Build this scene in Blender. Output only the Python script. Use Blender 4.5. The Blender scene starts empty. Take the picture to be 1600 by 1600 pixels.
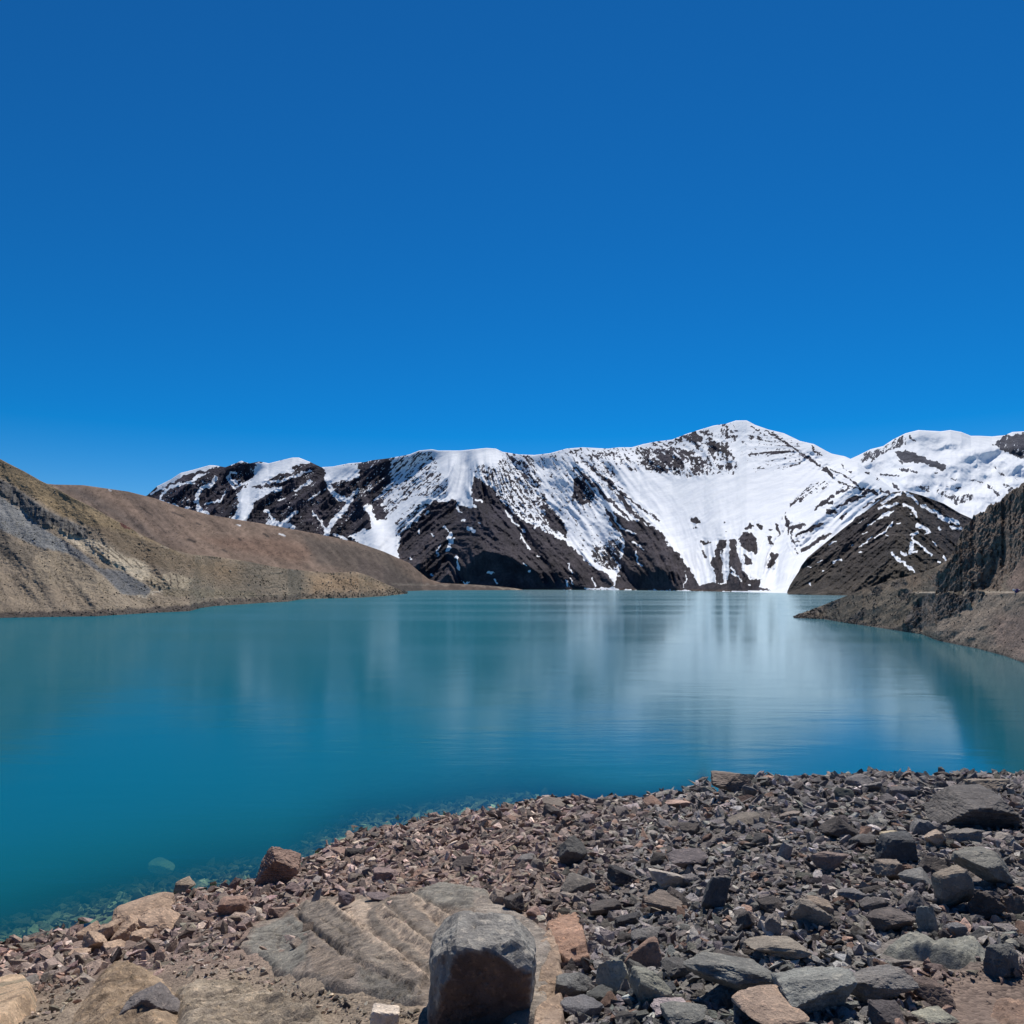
import bpy, bmesh, math, random
import numpy as np
from mathutils import Vector, Matrix

# ------------------------------------------------------------------ camera, sky, sun, exposure
SC = bpy.context.scene
COL = SC.collection
F = 1232.0            # focal length measured in pixels of the 1600 px wide photograph
VH = 916.5            # image row of the eye-level horizon
EYE = 6.5             # eye height above the lake (water is z = 0)
cam_data = bpy.data.cameras.new("camera")
cam_data.sensor_width = 36.0
cam_data.lens = 36.0 * F / 1600.0
cam_data.shift_y = (VH - 800.0) / 1600.0
cam_data.clip_start = 0.05
cam_data.clip_end = 30000.0
cam = bpy.data.objects.new("camera", cam_data)
cam.location = (0, 0, EYE)
cam.rotation_euler = (math.radians(90), 0, 0)
COL.objects.link(cam)
SC.camera = cam

SUN_EL = math.radians(56)
SUN_AZ = math.radians(14)      # clockwise from straight ahead (+Y)
world = bpy.data.worlds.new("World")
SC.world = world
world.use_nodes = True
wn = world.node_tree
wn.nodes.clear()
wo = wn.nodes.new("ShaderNodeOutputWorld")
wb = wn.nodes.new("ShaderNodeBackground")
sky = wn.nodes.new("ShaderNodeTexSky")
sky.sky_type = 'NISHITA'
sky.sun_disc = False
sky.sun_elevation = SUN_EL
sky.sun_rotation = SUN_AZ
sky.altitude = 2600
sky.air_density = 1.0
sky.dust_density = 0.0
sky.ozone_density = 5.0
hs = wn.nodes.new("ShaderNodeHueSaturation")
hs.inputs['Saturation'].default_value = 1.42
hs.inputs['Hue'].default_value = 0.5
wn.links.new(sky.outputs[0], hs.inputs['Color'])
rd = wn.nodes.new("ShaderNodeVectorMath"); rd.operation = 'MAXIMUM'
rd.inputs[1].default_value = (0.07, 0.0, 0.0)
wn.links.new(hs.outputs[0], rd.inputs[0])
wn.links.new(rd.outputs[0], wb.inputs['Color'])
wb.inputs['Strength'].default_value = 0.096
wn.links.new(wb.outputs[0], wo.inputs['Surface'])

sun_data = bpy.data.lights.new("sun", 'SUN')
sun_data.energy = 5.0
sun_data.angle = math.radians(0.5)
sun_data.color = (1.0, 0.95, 0.87)
sun = bpy.data.objects.new("sun", sun_data)
sd = Vector((math.sin(SUN_AZ) * math.cos(SUN_EL), math.cos(SUN_AZ) * math.cos(SUN_EL), math.sin(SUN_EL)))
sun.rotation_euler = sd.to_track_quat('Z', 'Y').to_euler()
sun.location = sd * 100
COL.objects.link(sun)

SC.view_settings.view_transform = 'Standard'
SC.view_settings.look = 'None'
SC.view_settings.exposure = 0.0
SC.view_settings.gamma = 1.0
SC.view_settings.use_curve_mapping = False

# ------------------------------------------------------------------ numeric helpers
def _hash(ix, iy, iz, seed):
    h = (ix * 374761393 + iy * 668265263 + iz * 2147483647 + seed * 974634777) & 0xFFFFFFFF
    h = ((h ^ (h >> 13)) * 1274126177) & 0xFFFFFFFF
    h = ((h ^ (h >> 16)) * 2246822519) & 0xFFFFFFFF
    return (h ^ (h >> 15)) & 0xFFFFFFFF

def noise2(x, y, seed=0):
    x = np.asarray(x, float); y = np.asarray(y, float)
    ix = np.floor(x).astype(np.int64); iy = np.floor(y).astype(np.int64)
    fx = x - ix; fy = y - iy
    def g(dx, dy):
        a = _hash(ix + dx, iy + dy, 0, seed) * (2 * math.pi / 4294967296.0)
        return np.cos(a) * (fx - dx) + np.sin(a) * (fy - dy)
    sx = fx * fx * fx * (fx * (fx * 6 - 15) + 10); sy = fy * fy * fy * (fy * (fy * 6 - 15) + 10)
    a = g(0, 0); b = g(1, 0); c = g(0, 1); d = g(1, 1)
    return ((a + (b - a) * sx) * (1 - sy) + (c + (d - c) * sx) * sy) * 1.5

def fbm2(x, y, octv=4, seed=0, gain=0.5):
    s = 0; a = 1.0; t = 0
    for o in range(octv):
        s = s + a * noise2(x * 2 ** o, y * 2 ** o, seed + o * 17); t += a; a *= gain
    return s / t * 1.4

def ridge2(x, y, octv=4, seed=0, gain=0.5):
    s = 0; a = 1.0; t = 0
    for o in range(octv):
        s = s + a * (1 - np.abs(noise2(x * 2 ** o, y * 2 ** o, seed + o * 31)) * 1.6); t += a; a *= gain
    return s / t

def noise3(x, y, z, seed=0):
    ix = np.floor(x).astype(np.int64); iy = np.floor(y).astype(np.int64); iz = np.floor(z).astype(np.int64)
    fx = x - ix; fy = y - iy; fz = z - iz
    s = lambda t: t * t * (3 - 2 * t)
    sx, sy, sz = s(fx), s(fy), s(fz)
    def v(a, b, c): return _hash(ix + a, iy + b, iz + c, seed) / 2147483648.0 - 1
    l = lambda a, b, t: a + (b - a) * t
    return l(l(l(v(0,0,0), v(1,0,0), sx), l(v(0,1,0), v(1,1,0), sx), sy),
             l(l(v(0,0,1), v(1,0,1), sx), l(v(0,1,1), v(1,1,1), sx), sy), sz)

def fbm3(p, f, octv, seed):
    s = 0; a = 1.0
    for o in range(octv):
        s = s + a * noise3(p[:, 0] * f, p[:, 1] * f, p[:, 2] * f, seed + o * 13); a *= 0.5; f *= 2.03
    return s * 0.55

def sstep(a, b, x):
    t = np.clip((x - a) / (b - a), 0, 1)
    return t * t * (3 - 2 * t)

def curve(pts):
    p = np.array(pts, float)
    return lambda u: np.interp(u, p[:, 0], p[:, 1])

def inpoly(px, py, poly):
    ins = np.zeros(px.shape, bool)
    n = len(poly)
    for i in range(n):
        x0, y0 = poly[i]; x1, y1 = poly[(i + 1) % n]
        if y0 == y1: continue
        c = ((y0 > py) != (y1 > py)) & (px < (x1 - x0) * (py - y0) / (y1 - y0) + x0)
        ins ^= c
    return ins

def segdist(px, py, pts, closed=False):
    d = np.full(px.shape, 1e9)
    m = len(pts) if closed else len(pts) - 1
    for i in range(m):
        x0, y0 = pts[i]; x1, y1 = pts[(i + 1) % len(pts)]
        dx, dy = x1 - x0, y1 - y0
        L = dx * dx + dy * dy + 1e-12
        t = np.clip(((px - x0) * dx + (py - y0) * dy) / L, 0, 1)
        d = np.minimum(d, np.hypot(px - x0 - t * dx, py - y0 - t * dy))
    return d

class Raster:
    """half-pixel map of the ground cover, used only to fill per-vertex attributes of terrain meshes"""
    def __init__(s, u0, v0, u1, v1, base=0.0, res=2):
        s.u0, s.v0, s.res = u0, v0, res
        s.a = np.full(((v1 - v0) * res, (u1 - u0) * res) + np.shape(base), base, float)
    def _box(s, pts, m):
        p = np.array(pts, float)
        h, w = s.a.shape[:2]
        i0 = int(max(0, (p[:, 0].min() - m - s.u0) * s.res)); i1 = int(min(w, (p[:, 0].max() + m - s.u0) * s.res + 1))
        j0 = int(max(0, (p[:, 1].min() - m - s.v0) * s.res)); j1 = int(min(h, (p[:, 1].max() + m - s.v0) * s.res + 1))
        if i1 <= i0 or j1 <= j0: return None
        uu, vv = np.meshgrid(s.u0 + (np.arange(i0, i1) + .5) / s.res, s.v0 + (np.arange(j0, j1) + .5) / s.res)
        return (slice(j0, j1), slice(i0, i1)), uu, vv
    def mix(s, sl, k, val):
        if s.a.ndim == 3: k = k[..., None]
        s.a[sl] = s.a[sl] * (1 - k) + np.asarray(val) * k
    def poly(s, pts, val, soft=1.0):
        b = s._box(pts, soft + 1)
        if b is None: return
        sl, uu, vv = b
        d = segdist(uu, vv, pts, True) * np.where(inpoly(uu, vv, pts), 1, -1)
        s.mix(sl, np.clip(d / soft + .5, 0, 1), val)
    def line(s, pts, w, val, soft=1.0):
        b = s._box(pts, w / 2 + soft + 1)
        if b is None: return
        sl, uu, vv = b
        d = segdist(uu, vv, pts)
        s.mix(sl, np.clip((w / 2 - d) / soft + .5, 0, 1), val)
    def sample(s, u, v):
        x = np.clip((u - s.u0) * s.res - .5, 0, s.a.shape[1] - 1.001); y = np.clip((v - s.v0) * s.res - .5, 0, s.a.shape[0] - 1.001)
        i = x.astype(int); j = y.astype(int); fx = x - i; fy = y - j
        if s.a.ndim == 3: fx = fx[..., None]; fy = fy[..., None]
        A = s.a
        return (A[j, i] * (1 - fx) + A[j, i + 1] * fx) * (1 - fy) + (A[j + 1, i] * (1 - fx) + A[j + 1, i + 1] * fx) * fy

# ------------------------------------------------------------------ mesh helpers
def mesh_from(name, verts, faces, smooth=True, attrs=None, colors=None):
    me = bpy.data.meshes.new(name)
    verts = np.asarray(verts, np.float32); faces = np.asarray(faces, np.int32)
    k = faces.shape[1]
    me.vertices.add(len(verts)); me.vertices.foreach_set("co", verts.ravel())
    me.loops.add(faces.size); me.loops.foreach_set("vertex_index", faces.ravel())
    me.polygons.add(len(faces))
    me.polygons.foreach_set("loop_start", np.arange(0, faces.size, k, dtype=np.int32))
    me.polygons.foreach_set("use_smooth", np.full(len(faces), smooth, bool))
    me.update(calc_edges=True)
    for n, a in (attrs or {}).items():
        at = me.attributes.new(n, 'FLOAT', 'POINT'); at.data.foreach_set("value", np.asarray(a, np.float32).ravel())
    for n, a in (colors or {}).items():
        a = np.asarray(a, np.float32).reshape(-1, 3)
        at = me.attributes.new(n, 'FLOAT_COLOR', 'POINT')
        at.data.foreach_set("color", np.hstack([a, np.ones((len(a), 1), np.float32)]).ravel())
    return me

def grid_mesh(name, X, Y, Z, attrs=None, colors=None, smooth=True):
    r, c = X.shape
    idx = np.arange(r * c).reshape(r, c)
    f = np.stack([idx[:-1, :-1], idx[:-1, 1:], idx[1:, 1:], idx[1:, :-1]], -1).reshape(-1, 4)
    return mesh_from(name, np.stack([X, Y, Z], -1).reshape(-1, 3), f, smooth, attrs, colors)

def link(name, me, mat, parent=None):
    o = bpy.data.objects.new(name, me)
    if mat and not me.materials: me.materials.append(mat)
    if parent: o.parent = parent
    COL.objects.link(o)
    return o

def tag(o, label=None, cat=None, group=None, kind=None):
    if label: o['label'] = label
    if cat: o['category'] = cat
    if group: o['group'] = group
    if kind: o['kind'] = kind
    return o

# ------------------------------------------------------------------ material helpers
class NT:
    def __init__(s, name):
        s.m = bpy.data.materials.new(name); s.m.use_nodes = True
        s.t = s.m.node_tree; s.t.nodes.clear()
        s.out = s.t.nodes.new("ShaderNodeOutputMaterial")
    def n(s, typ, **kw):
        nd = s.t.nodes.new(typ)
        for k, v in kw.items():
            if k.startswith('i_'):
                key = k[2:]; key = int(key) if key.isdigit() else key.replace('_', ' ')
                s.set(nd.inputs[key], v)
            else: setattr(nd, k, v)
        return nd
    def set(s, inp, v):
        if isinstance(v, bpy.types.NodeSocket): s.t.links.new(v, inp)
        elif isinstance(v, bpy.types.Node): s.t.links.new(v.outputs[0], inp)
        elif isinstance(v, tuple) and len(v) == 3 and inp.type == 'RGBA': inp.default_value = (*v, 1)
        else: inp.default_value = v
    def math(s, op, a, b=0.5, c=None, clamp=False):
        nd = s.t.nodes.new("ShaderNodeMath"); nd.operation = op; nd.use_clamp = clamp
        s.set(nd.inputs[0], a); s.set(nd.inputs[1], b)
        if c is not None: s.set(nd.inputs[2], c)
        return nd.outputs[0]
    def mix(s, f, a, b, mode='MIX'):
        nd = s.t.nodes.new("ShaderNodeMix"); nd.data_type = 'RGBA'; nd.blend_type = mode
        s.set(nd.inputs[0], f); s.set(nd.inputs[6], a); s.set(nd.inputs[7], b)
        return nd.outputs[2]
    def noise(s, vec, scale, detail=4, rough=0.55, dist=0.0):
        nd = s.t.nodes.new("ShaderNodeTexNoise")
        s.set(nd.inputs['Vector'], vec); nd.inputs['Scale'].default_value = scale
        nd.inputs['Detail'].default_value = detail; nd.inputs['Roughness'].default_value = rough
        nd.inputs['Distortion'].default_value = dist
        return nd.outputs[0]
    def ramp(s, f, *stops):
        nd = s.t.nodes.new("ShaderNodeMapRange"); nd.interpolation_type = 'SMOOTHSTEP'
        s.set(nd.inputs[0], f)
        for i, v in enumerate(stops): nd.inputs[i + 1].default_value = v
        return nd.outputs[0]
    def obj(s): return s.n("ShaderNodeTexCoord").outputs['Object']
    def mapping(s, vec, scale=(1, 1, 1), rot=(0, 0, 0)):
        nd = s.n("ShaderNodeMapping"); s.set(nd.inputs[0], vec)
        nd.inputs['Scale'].default_value = scale; nd.inputs['Rotation'].default_value = rot
        return nd.outputs[0]
    def attr(s, name, out='Fac'):
        nd = s.n("ShaderNodeAttribute", attribute_name=name); return nd.outputs[out]
    def bump(s, h, dist, strength=1.0, normal=None):
        nd = s.n("ShaderNodeBump"); s.set(nd.inputs['Height'], h); nd.inputs['Distance'].default_value = dist
        nd.inputs['Strength'].default_value = strength
        if normal is not None: s.set(nd.inputs['Normal'], normal)
        return nd.outputs[0]
    def pbsdf(s, color, rough=0.9, normal=None, spec=0.3):
        nd = s.n("ShaderNodeBsdfPrincipled"); s.set(nd.inputs['Base Color'], color); s.set(nd.inputs['Roughness'], rough)
        s.set(nd.inputs['Specular IOR Level'], spec)
        if normal is not None: s.set(nd.inputs['Normal'], normal)
        return nd
    def finish(s, sh):
        s.t.links.new(sh.outputs[0] if isinstance(sh, bpy.types.Node) else sh, s.out.inputs['Surface']); return s.m
# ------------------------------------------------------------------ materials
def mat_mountain():
    m = NT("mountain_rock_and_snow")
    co = m.obj(); snow = m.attr("snow"); tint = m.attr("tint", 'Color')
    n1 = m.noise(co, 0.018, 8, 0.68); n2 = m.noise(co, 0.11, 6, 0.7)
    rock = m.mix(m.ramp(n1, 0.35, 0.68, 0.0, 1.0), m.mix(1.0, tint, (0.62, 0.62, 0.66), 'MULTIPLY'), m.mix(1.0, tint, (1.35, 1.3, 1.25), 'MULTIPLY'))
    edge = m.math('ADD', snow, m.math('MULTIPLY', m.math('SUBTRACT', n2, 0.5), 0.45))
    k = m.ramp(edge, 0.44, 0.56, 0.0, 1.0)
    sn = m.mix(m.ramp(n1, 0.3, 0.7, 0.0, 1.0), (0.76, 0.79, 0.84), (0.86, 0.88, 0.90))
    col = m.mix(k, rock, sn)
    nr = m.bump(n2, 9.0, 0.9, m.bump(n1, 26.0, 0.7))
    ns = m.bump(m.noise(co, 0.02, 6, 0.55), 9.0, 0.45)
    nm = m.n("ShaderNodeMix", data_type='VECTOR'); m.set(nm.inputs[0], k); m.set(nm.inputs[4], nr); m.set(nm.inputs[5], ns)
    return m.finish(m.pbsdf(col, 0.9, nm.outputs[1], 0.1))

def mat_hill(name, sc=1.0, bump=1.0):
    m = NT(name); co = m.obj(); tint = m.attr("tint", 'Color')
    n1 = m.noise(co, 0.09 * sc, 7, 0.65); n2 = m.noise(co, 0.7 * sc, 6, 0.7); n3 = m.noise(co, 3.2 * sc, 3, 0.6)
    c = m.mix(m.ramp(n1, 0.3, 0.7, 0.0, 1.0), m.mix(1.0, tint, (0.78, 0.77, 0.77), 'MULTIPLY'), m.mix(1.0, tint, (1.2, 1.18, 1.15), 'MULTIPLY'))
    c = m.mix(m.ramp(n2, 0.56, 0.74, 0.0, 0.6), c, m.mix(1.0, c, (0.45, 0.42, 0.4), 'MULTIPLY'))
    nb = m.bump(n3, 0.18 / sc * bump, 0.7, m.bump(n2, 0.9 / sc * bump, 0.8))
    return m.finish(m.pbsdf(c, 0.95, nb, 0.1))

def rock_nodes(m, tint, co, sc=1.0, bump=1.0, strata=0.0):
    n1 = m.noise(co, 3.0 * sc, 6, 0.62, 0.4); n2 = m.noise(co, 17 * sc, 6, 0.7); n3 = m.noise(co, 70 * sc, 3, 0.7)
    c = m.mix(m.ramp(n1, 0.32, 0.68, 0.0, 1.0), m.mix(1.0, tint, (0.72, 0.70, 0.70), 'MULTIPLY'), m.mix(1.0, tint, (1.22, 1.2, 1.17), 'MULTIPLY'))
    c = m.mix(m.ramp(n2, 0.52, 0.66, 0.0, 0.75), c, m.mix(1.0, tint, (1.75, 1.62, 1.48), 'MULTIPLY'))
    c = m.mix(m.ramp(n2, 0.46, 0.34, 0.0, 0.55), c, m.mix(1.0, tint, (0.5, 0.5, 0.5), 'MULTIPLY'))
    c = m.mix(m.ramp(n3, 0.56, 0.72, 0.0, 0.8), c, m.mix(1.0, tint, (0.4, 0.4, 0.42), 'MULTIPLY'))
    nb = m.bump(n2, 0.05 / sc * bump, 0.9)
    if strata:
        st = m.noise(m.mapping(co, (2 * sc, 2 * sc, 34 * sc), (0.25, 0.12, 0)), 1.0, 4, 0.7)
        nb = m.bump(st, 0.045 * bump * strata, 0.9, nb)
        c = m.mix(m.ramp(st, 0.35, 0.5, 0.45, 0.0), c, m.mix(1.0, c, (0.5, 0.47, 0.46), 'MULTIPLY'))
    nb = m.bump(n3, 0.010 / sc * bump, 0.8, nb)
    return c, nb

def mat_rock(name, source, sc=1.0, bump=1.0, strata=0.0):
    m = NT(name)
    if source == 'object':
        tint = m.n("ShaderNodeObjectInfo").outputs['Color']
        rnd = m.n("ShaderNodeObjectInfo").outputs['Random']
        v = m.n("ShaderNodeVectorMath", operation='ADD'); m.set(v.inputs[0], m.obj())
        cx = m.n("ShaderNodeCombineXYZ"); m.set(cx.inputs[0], m.math('MULTIPLY', rnd, 50.0)); m.set(v.inputs[1], cx)
        co = v.outputs[0]
    else:
        tint = m.attr("tint", 'Color'); co = m.obj()
    c, nb = rock_nodes(m, tint, co, sc, bump, strata)
    return m.finish(m.pbsdf(c, 0.85, nb, 0.25))

def mat_ground():
    m = NT("gravelly_ground"); co = m.obj(); tint = m.attr("tint", 'Color')
    n1 = m.noise(co, 1.3, 6, 0.6); n2 = m.noise(co, 28, 4, 0.75)
    vo = m.n("ShaderNodeTexVoronoi"); m.set(vo.inputs['Vector'], co); vo.inputs['Scale'].default_value = 38
    vd = vo.outputs['Distance']
    sep = m.n("ShaderNodeSeparateColor"); m.set(sep.inputs[0], vo.outputs['Color'])
    c = m.mix(m.ramp(n1, 0.3, 0.7, 0.0, 1.0), m.mix(1.0, tint, (0.75, 0.74, 0.74), 'MULTIPLY'), m.mix(1.0, tint, (1.2, 1.18, 1.15), 'MULTIPLY'))
    c = m.mix(m.math('MULTIPLY', sep.outputs[0], 0.55), m.mix(1.0, c, (0.62, 0.6, 0.6), 'MULTIPLY'), m.mix(1.0, c, (1.5, 1.45, 1.4), 'MULTIPLY'))
    nb = m.bump(n2, 0.012, 0.7, m.bump(m.math('SUBTRACT', 1.0, vd), 0.014, 0.9))
    return m.finish(m.pbsdf(c, 0.95, nb, 0.15))

def mat_water():
    m = NT("turquoise_lake_water")
    geo = m.n("ShaderNodeNewGeometry").outputs['Position']
    murk = m.attr("murk")
    w1 = m.noise(m.mapping(geo, (0.35, 1.5, 1), (0, 0, 0.12)), 1.0, 3, 0.5, 0.3)
    w2 = m.noise(m.mapping(geo, (1.6, 6.0, 1), (0, 0, -0.1)), 1.0, 3, 0.55)
    sp = m.n("ShaderNodeSeparateXYZ"); m.set(sp.inputs[0], geo)
    far = m.ramp(sp.outputs[1], 22.0, 160.0, 0.0, 1.0)      # open water is more ruffled than the sheltered edge
    lee = m.ramp(sp.outputs[0], -8.0, 22.0, 0.0, 1.0)        # the right half lies in the lee of the slope
    gust = m.ramp(m.noise(m.mapping(geo, (0.004, 0.022, 1), (0, 0, 0.06)), 1.0, 4, 0.6), 0.38, 0.62, 0.0, 1.0)
    patch = m.ramp(m.noise(m.mapping(geo, (0.10, 0.22, 1)), 1.0, 3, 0.5), 0.4, 0.62, 0.15, 1.0)
    hgt = m.math('MULTIPLY', m.math('MULTIPLY', m.math('ADD', m.math('MULTIPLY', w1, 2.2), m.math('MULTIPLY', w2, 0.55)), patch), m.math('SUBTRACT', 1.0, far))
    nb = m.bump(hgt, 0.0045, 1.0)
    shallow = m.attr("shallow")
    body = m.mix(shallow, (0.0, 0.100, 0.145), (0.006, 0.115, 0.090))
    diff = m.n("ShaderNodeBsdfDiffuse"); m.set(diff.inputs['Color'], body)
    tr = m.n("ShaderNodeBsdfTransparent"); m.set(tr.inputs['Color'], (0.66, 0.95, 0.74))
    under = m.n("ShaderNodeMixShader"); m.set(under.inputs[0], murk); m.set(under.inputs[1], tr); m.set(under.inputs[2], diff)
    gl = m.n("ShaderNodeBsdfGlossy"); m.set(gl.inputs['Color'], (0.78, 0.93, 0.98)); m.set(gl.inputs['Normal'], nb)
    m.set(gl.inputs['Roughness'], m.math('ADD', m.math('MULTIPLY_ADD', far, 0.02, 0.095), m.math('ADD', m.math('MULTIPLY', gust, 0.035), m.math('MULTIPLY_ADD', lee, -0.03, 0.03))))
    fr = m.n("ShaderNodeFresnel"); fr.inputs['IOR'].default_value = 1.44; m.set(fr.inputs['Normal'], nb)
    ms = m.n("ShaderNodeMixShader"); m.set(ms.inputs[0], m.math('MINIMUM', fr, m.math('MULTIPLY_ADD', lee, 0.38, 0.25))); m.set(ms.inputs[1], under); m.set(ms.inputs[2], gl)
    return m.finish(ms)

M_MTN = mat_mountain()
M_HILL = mat_hill("dry_hillside_earth", 0.5)
M_HILLN = mat_hill("rocky_shore_slope", 1.6)
M_ROCK = mat_rock("boulder_stone", 'object')
M_ROCKS = mat_rock("layered_stone", 'object', 1.0, 1.0, 1.0)
M_RUB = mat_rock("rubble_stone", 'attr')
M_BED = mat_rock("bedrock_stone", 'attr', 0.9, 1.0)
M_GROUND = mat_ground()
M_WATER = mat_water()
PX = lambda pts, x0, y0, s=4.0: [(x0 + a / s, y0 + b / s) for a, b in pts]

# ------------------------------------------------------------------ far terrain: each mass is a slope mesh from its shore up over its crest
def slope_mesh(us, nv, vb, vr, Yb, Yr, relief, ptch=1.0, tail=6, foot=True, power=1.0, backdrop=0.5, mind=0.02):
    """columns = bearings, rows = foot .. crest .. back slope. returns X, Y, Z, U, V arrays"""
    vbu, vru = vb(us), vr(us)
    Ybu, Yru = Yb(us), Yr(us)
    t = np.linspace(0, 1, nv)[:, None]
    U = np.repeat(us[None, :], nv, 0)
    V = vbu + (vru - vbu) * t
    Y = Ybu + (Yru - Ybu) * t ** power
    R = relief(U, V, t)
    Y = Y + R * np.minimum(1, t * 8)
    # depth must grow uphill
    span = (Yru - Ybu)[None, :] / nv
    inc = mind * span
    base = np.arange(nv)[:, None] * inc
    Y = np.maximum.accumulate(Y - base, 0) + base
    Z = EYE + (VH - V) / F * Y
    X = (U - 800) / F * Y
    # foot under water, back slope behind crest
    rowsX, rowsY, rowsZ, rowsU, rowsV = [], [], [], [], []
    if foot:
        Yf = Y[0] * 0.985 - 1.5
        rowsX.append((us - 800) / F * Yf); rowsY.append(Yf); rowsZ.append(np.minimum(Z[0] - 3, -3)); rowsU.append(us); rowsV.append(V[0])
    for k in range(1, tail + 1):
        pass
    bx, by, bz = [], [], []
    H = Z[-1]
    for k in range(1, tail + 1):
        s = k / tail
        Yk = Y[-1] + s * (np.maximum(H, 1) * 2.2 + 5)
        bx.append((us - 800) / F * Yk); by.append(Yk); bz.append(H * (1 - s) - 4 * s)
    st = lambda a, b, c: np.vstack([np.array(a).reshape(-1, len(us)), b, np.array(c).reshape(-1, len(us))])
    X2 = st(rowsX, X, bx); Y2 = st(rowsY, Y, by); Z2 = st(rowsZ, Z, bz)
    U2 = st(rowsU, U, [us] * tail); V2 = st(rowsV, V, [vru] * tail)
    return X2, Y2, Z2, U2, V2

# ---- C: the long snow-streaked range and the main peak
crestC = curve([(150,800),(200,785),(230,774),(245,760),(267,749),(282,739),(302,734),(327,727),(334,727),(352,730),(365,725),(377,720),(390,724),(405,721),(420,724),(440,719),(457,715),(467,715),(485,722),(502,730),(520,729),(545,724),(570,722),(582,719),(607,716),(625,713),(640,710),(655,704),(675,702),(685,704),(720,704),(760,700),(775,701),(785,706),(810,710),(835,711),(860,708),(885,701),(910,699),(950,701),(967,699),(987,699),(1005,694),(1025,690),(1050,687),(1070,679),(1085,674),(1115,665),(1135,662),(1150,657),(1167,657),(1180,664),(1200,671),(1225,677),(1250,689),(1272,694),(1290,704),(1300,709),(1320,713),(1340,722),(1365,742),(1390,760),(1410,775),(1450,795),(1500,825),(1600,860),(1700,880)])
R1 = Raster(215, 640, 1610, 940, 0.93)
Z2 = lambda p: PX(p, 220, 680); Z3 = lambda p: PX(p, 560, 650); Z4 = lambda p: PX(p, 900, 640); Z5 = lambda p: PX(p, 1200, 640)
W, K = 1.0, 0.0
def wl(pts, w, v=W, s=1.2): R1.line(pts, w / 4, v, s)
# left third: dark buttresses with snow veins
R1.poly([(215,780),(232,768),(262,745),(300,735),(350,728),(380,722),(470,716),(505,730),(605,718),(640,760),(620,800),(600,860),(560,860),(400,830),(215,840)], 0.13, 4)
wl(Z2([(110,315),(180,285),(260,235),(430,195)]), 34); wl(Z2([(110,410),(140,360),(200,320),(290,295),(400,240)]), 16)
wl(Z2([(110,410),(200,440),(260,470),(300,450)]), 18); wl(Z2([(380,490),(350,420),(350,370),(380,330),(440,310),(470,260)]), 24)
wl(Z2([(370,495),(420,490)]), 30); wl(Z2([(400,430),(500,410),(530,350)]), 10); wl(Z2([(600,240),(560,230),(540,270),(590,330),(690,280)]), 14)
wl(Z2([(190,450),(240,455)]), 14); wl(Z2([(100,330),(160,340),(230,320)]), 10); wl(Z2([(250,300),(330,300)]), 8); wl(Z2([(60,370),(110,340)]), 10)
R1.poly(Z2([(600,370),(690,290),(720,190),(900,150),(960,220),(830,260),(700,330),(860,330),(720,400),(700,450),(660,545),(570,530),(610,430)]), W, 2)
wl(Z2([(760,300),(860,290),(1000,240),(1060,220)]), 14); wl(Z2([(700,410),(800,350),(870,335)]), 22)
wl(Z2([(900,540),(940,500),(970,480)]), 26); wl(Z2([(800,545),(860,555),(940,570)]), 32); wl(Z2([(780,470),(830,530)]), 18); wl(Z2([(960,350),(1060,290)]), 16)
R1.poly(Z2([(720,175),(990,140),(1060,170),(930,200),(860,220),(740,200)]), W, 2)
wl(Z2([(1160,250),(1190,350),(1250,400),(1310,400),(1270,470),(1200,540),(1160,620)]), 30)
R1.poly(Z2([(1130,200),(1400,178),(1380,260),(1300,280),(1180,290)]), W, 2)
wl(Z2([(1080,480),(1110,520),(1150,580),(1160,610)]), 12); wl(Z2([(1180,300),(1290,255)]), 18); wl(Z2([(1300,400),(1380,320)]), 18)
wl(Z2([(1210,620),(1280,650)]), 16); wl(Z2([(1400,440),(1450,500),(1450,580)]), 24); wl(Z2([(1420,420),(1500,380),(1560,290),(1600,240)]), 18)
wl(Z2([(560,270),(600,300)]), 12); wl(Z2([(860,410),(900,400)]), 8); wl(Z2([(1050,400),(1150,340)]), 8, .8)
# middle: mixed rock and snow
R1.poly([(575,715),(640,706),(680,704),(700,745),(700,790),(640,840),(605,840),(600,790),(590,760)], 0.56, 6)
R1.poly(Z3([(0,290),(80,270),(200,256),(200,420),(120,500),(60,570),(0,560)]), 0.22, 5)
R1.poly(Z3([(30,790),(0,800),(60,720),(120,650),(200,650),(240,700),(230,780),(280,860),(170,850),(0,800)]), W, 2)
R1.poly(Z3([(-60,750),(40,700),(120,740),(60,800),(0,790)]), W, 2)
wl(Z3([(60,570),(110,680),(140,700)]), 34); wl(Z3([(200,650),(330,530),(540,520)]), 46, .9, 3); wl(Z3([(150,560),(250,450),(300,330)]), 18)
R1.poly(Z3([(480,215),(640,215),(800,205),(860,320),(740,310),(640,240),(700,360),(690,440),(700,500),(700,570),(650,560),(600,510),(600,440),(540,380),(500,330)]), W, 4)
R1.poly(Z3([(700,330),(740,300),(860,320),(900,215),(1100,245),(1190,500),(1330,760),(1200,740),(1100,690),(980,620),(900,540),(830,440)]), 0.5, 6)
R1.poly(Z3([(860,208),(1600,198),(1600,760),(1400,860),(1320,700),(1180,500),(1100,250)]), 0.68, 6)
R1.poly(Z3([(1330,560),(1600,560),(1600,800),(1450,850),(1380,760)]), 0.74, 5)
R1.poly(Z3([(1350,400),(1440,390),(1450,500),(1400,560),(1340,500)]), 0.2, 4)
R1.poly(Z3([(1450,880),(1600,780),(1600,960),(1500,930)]), 0.35, 4)
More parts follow.
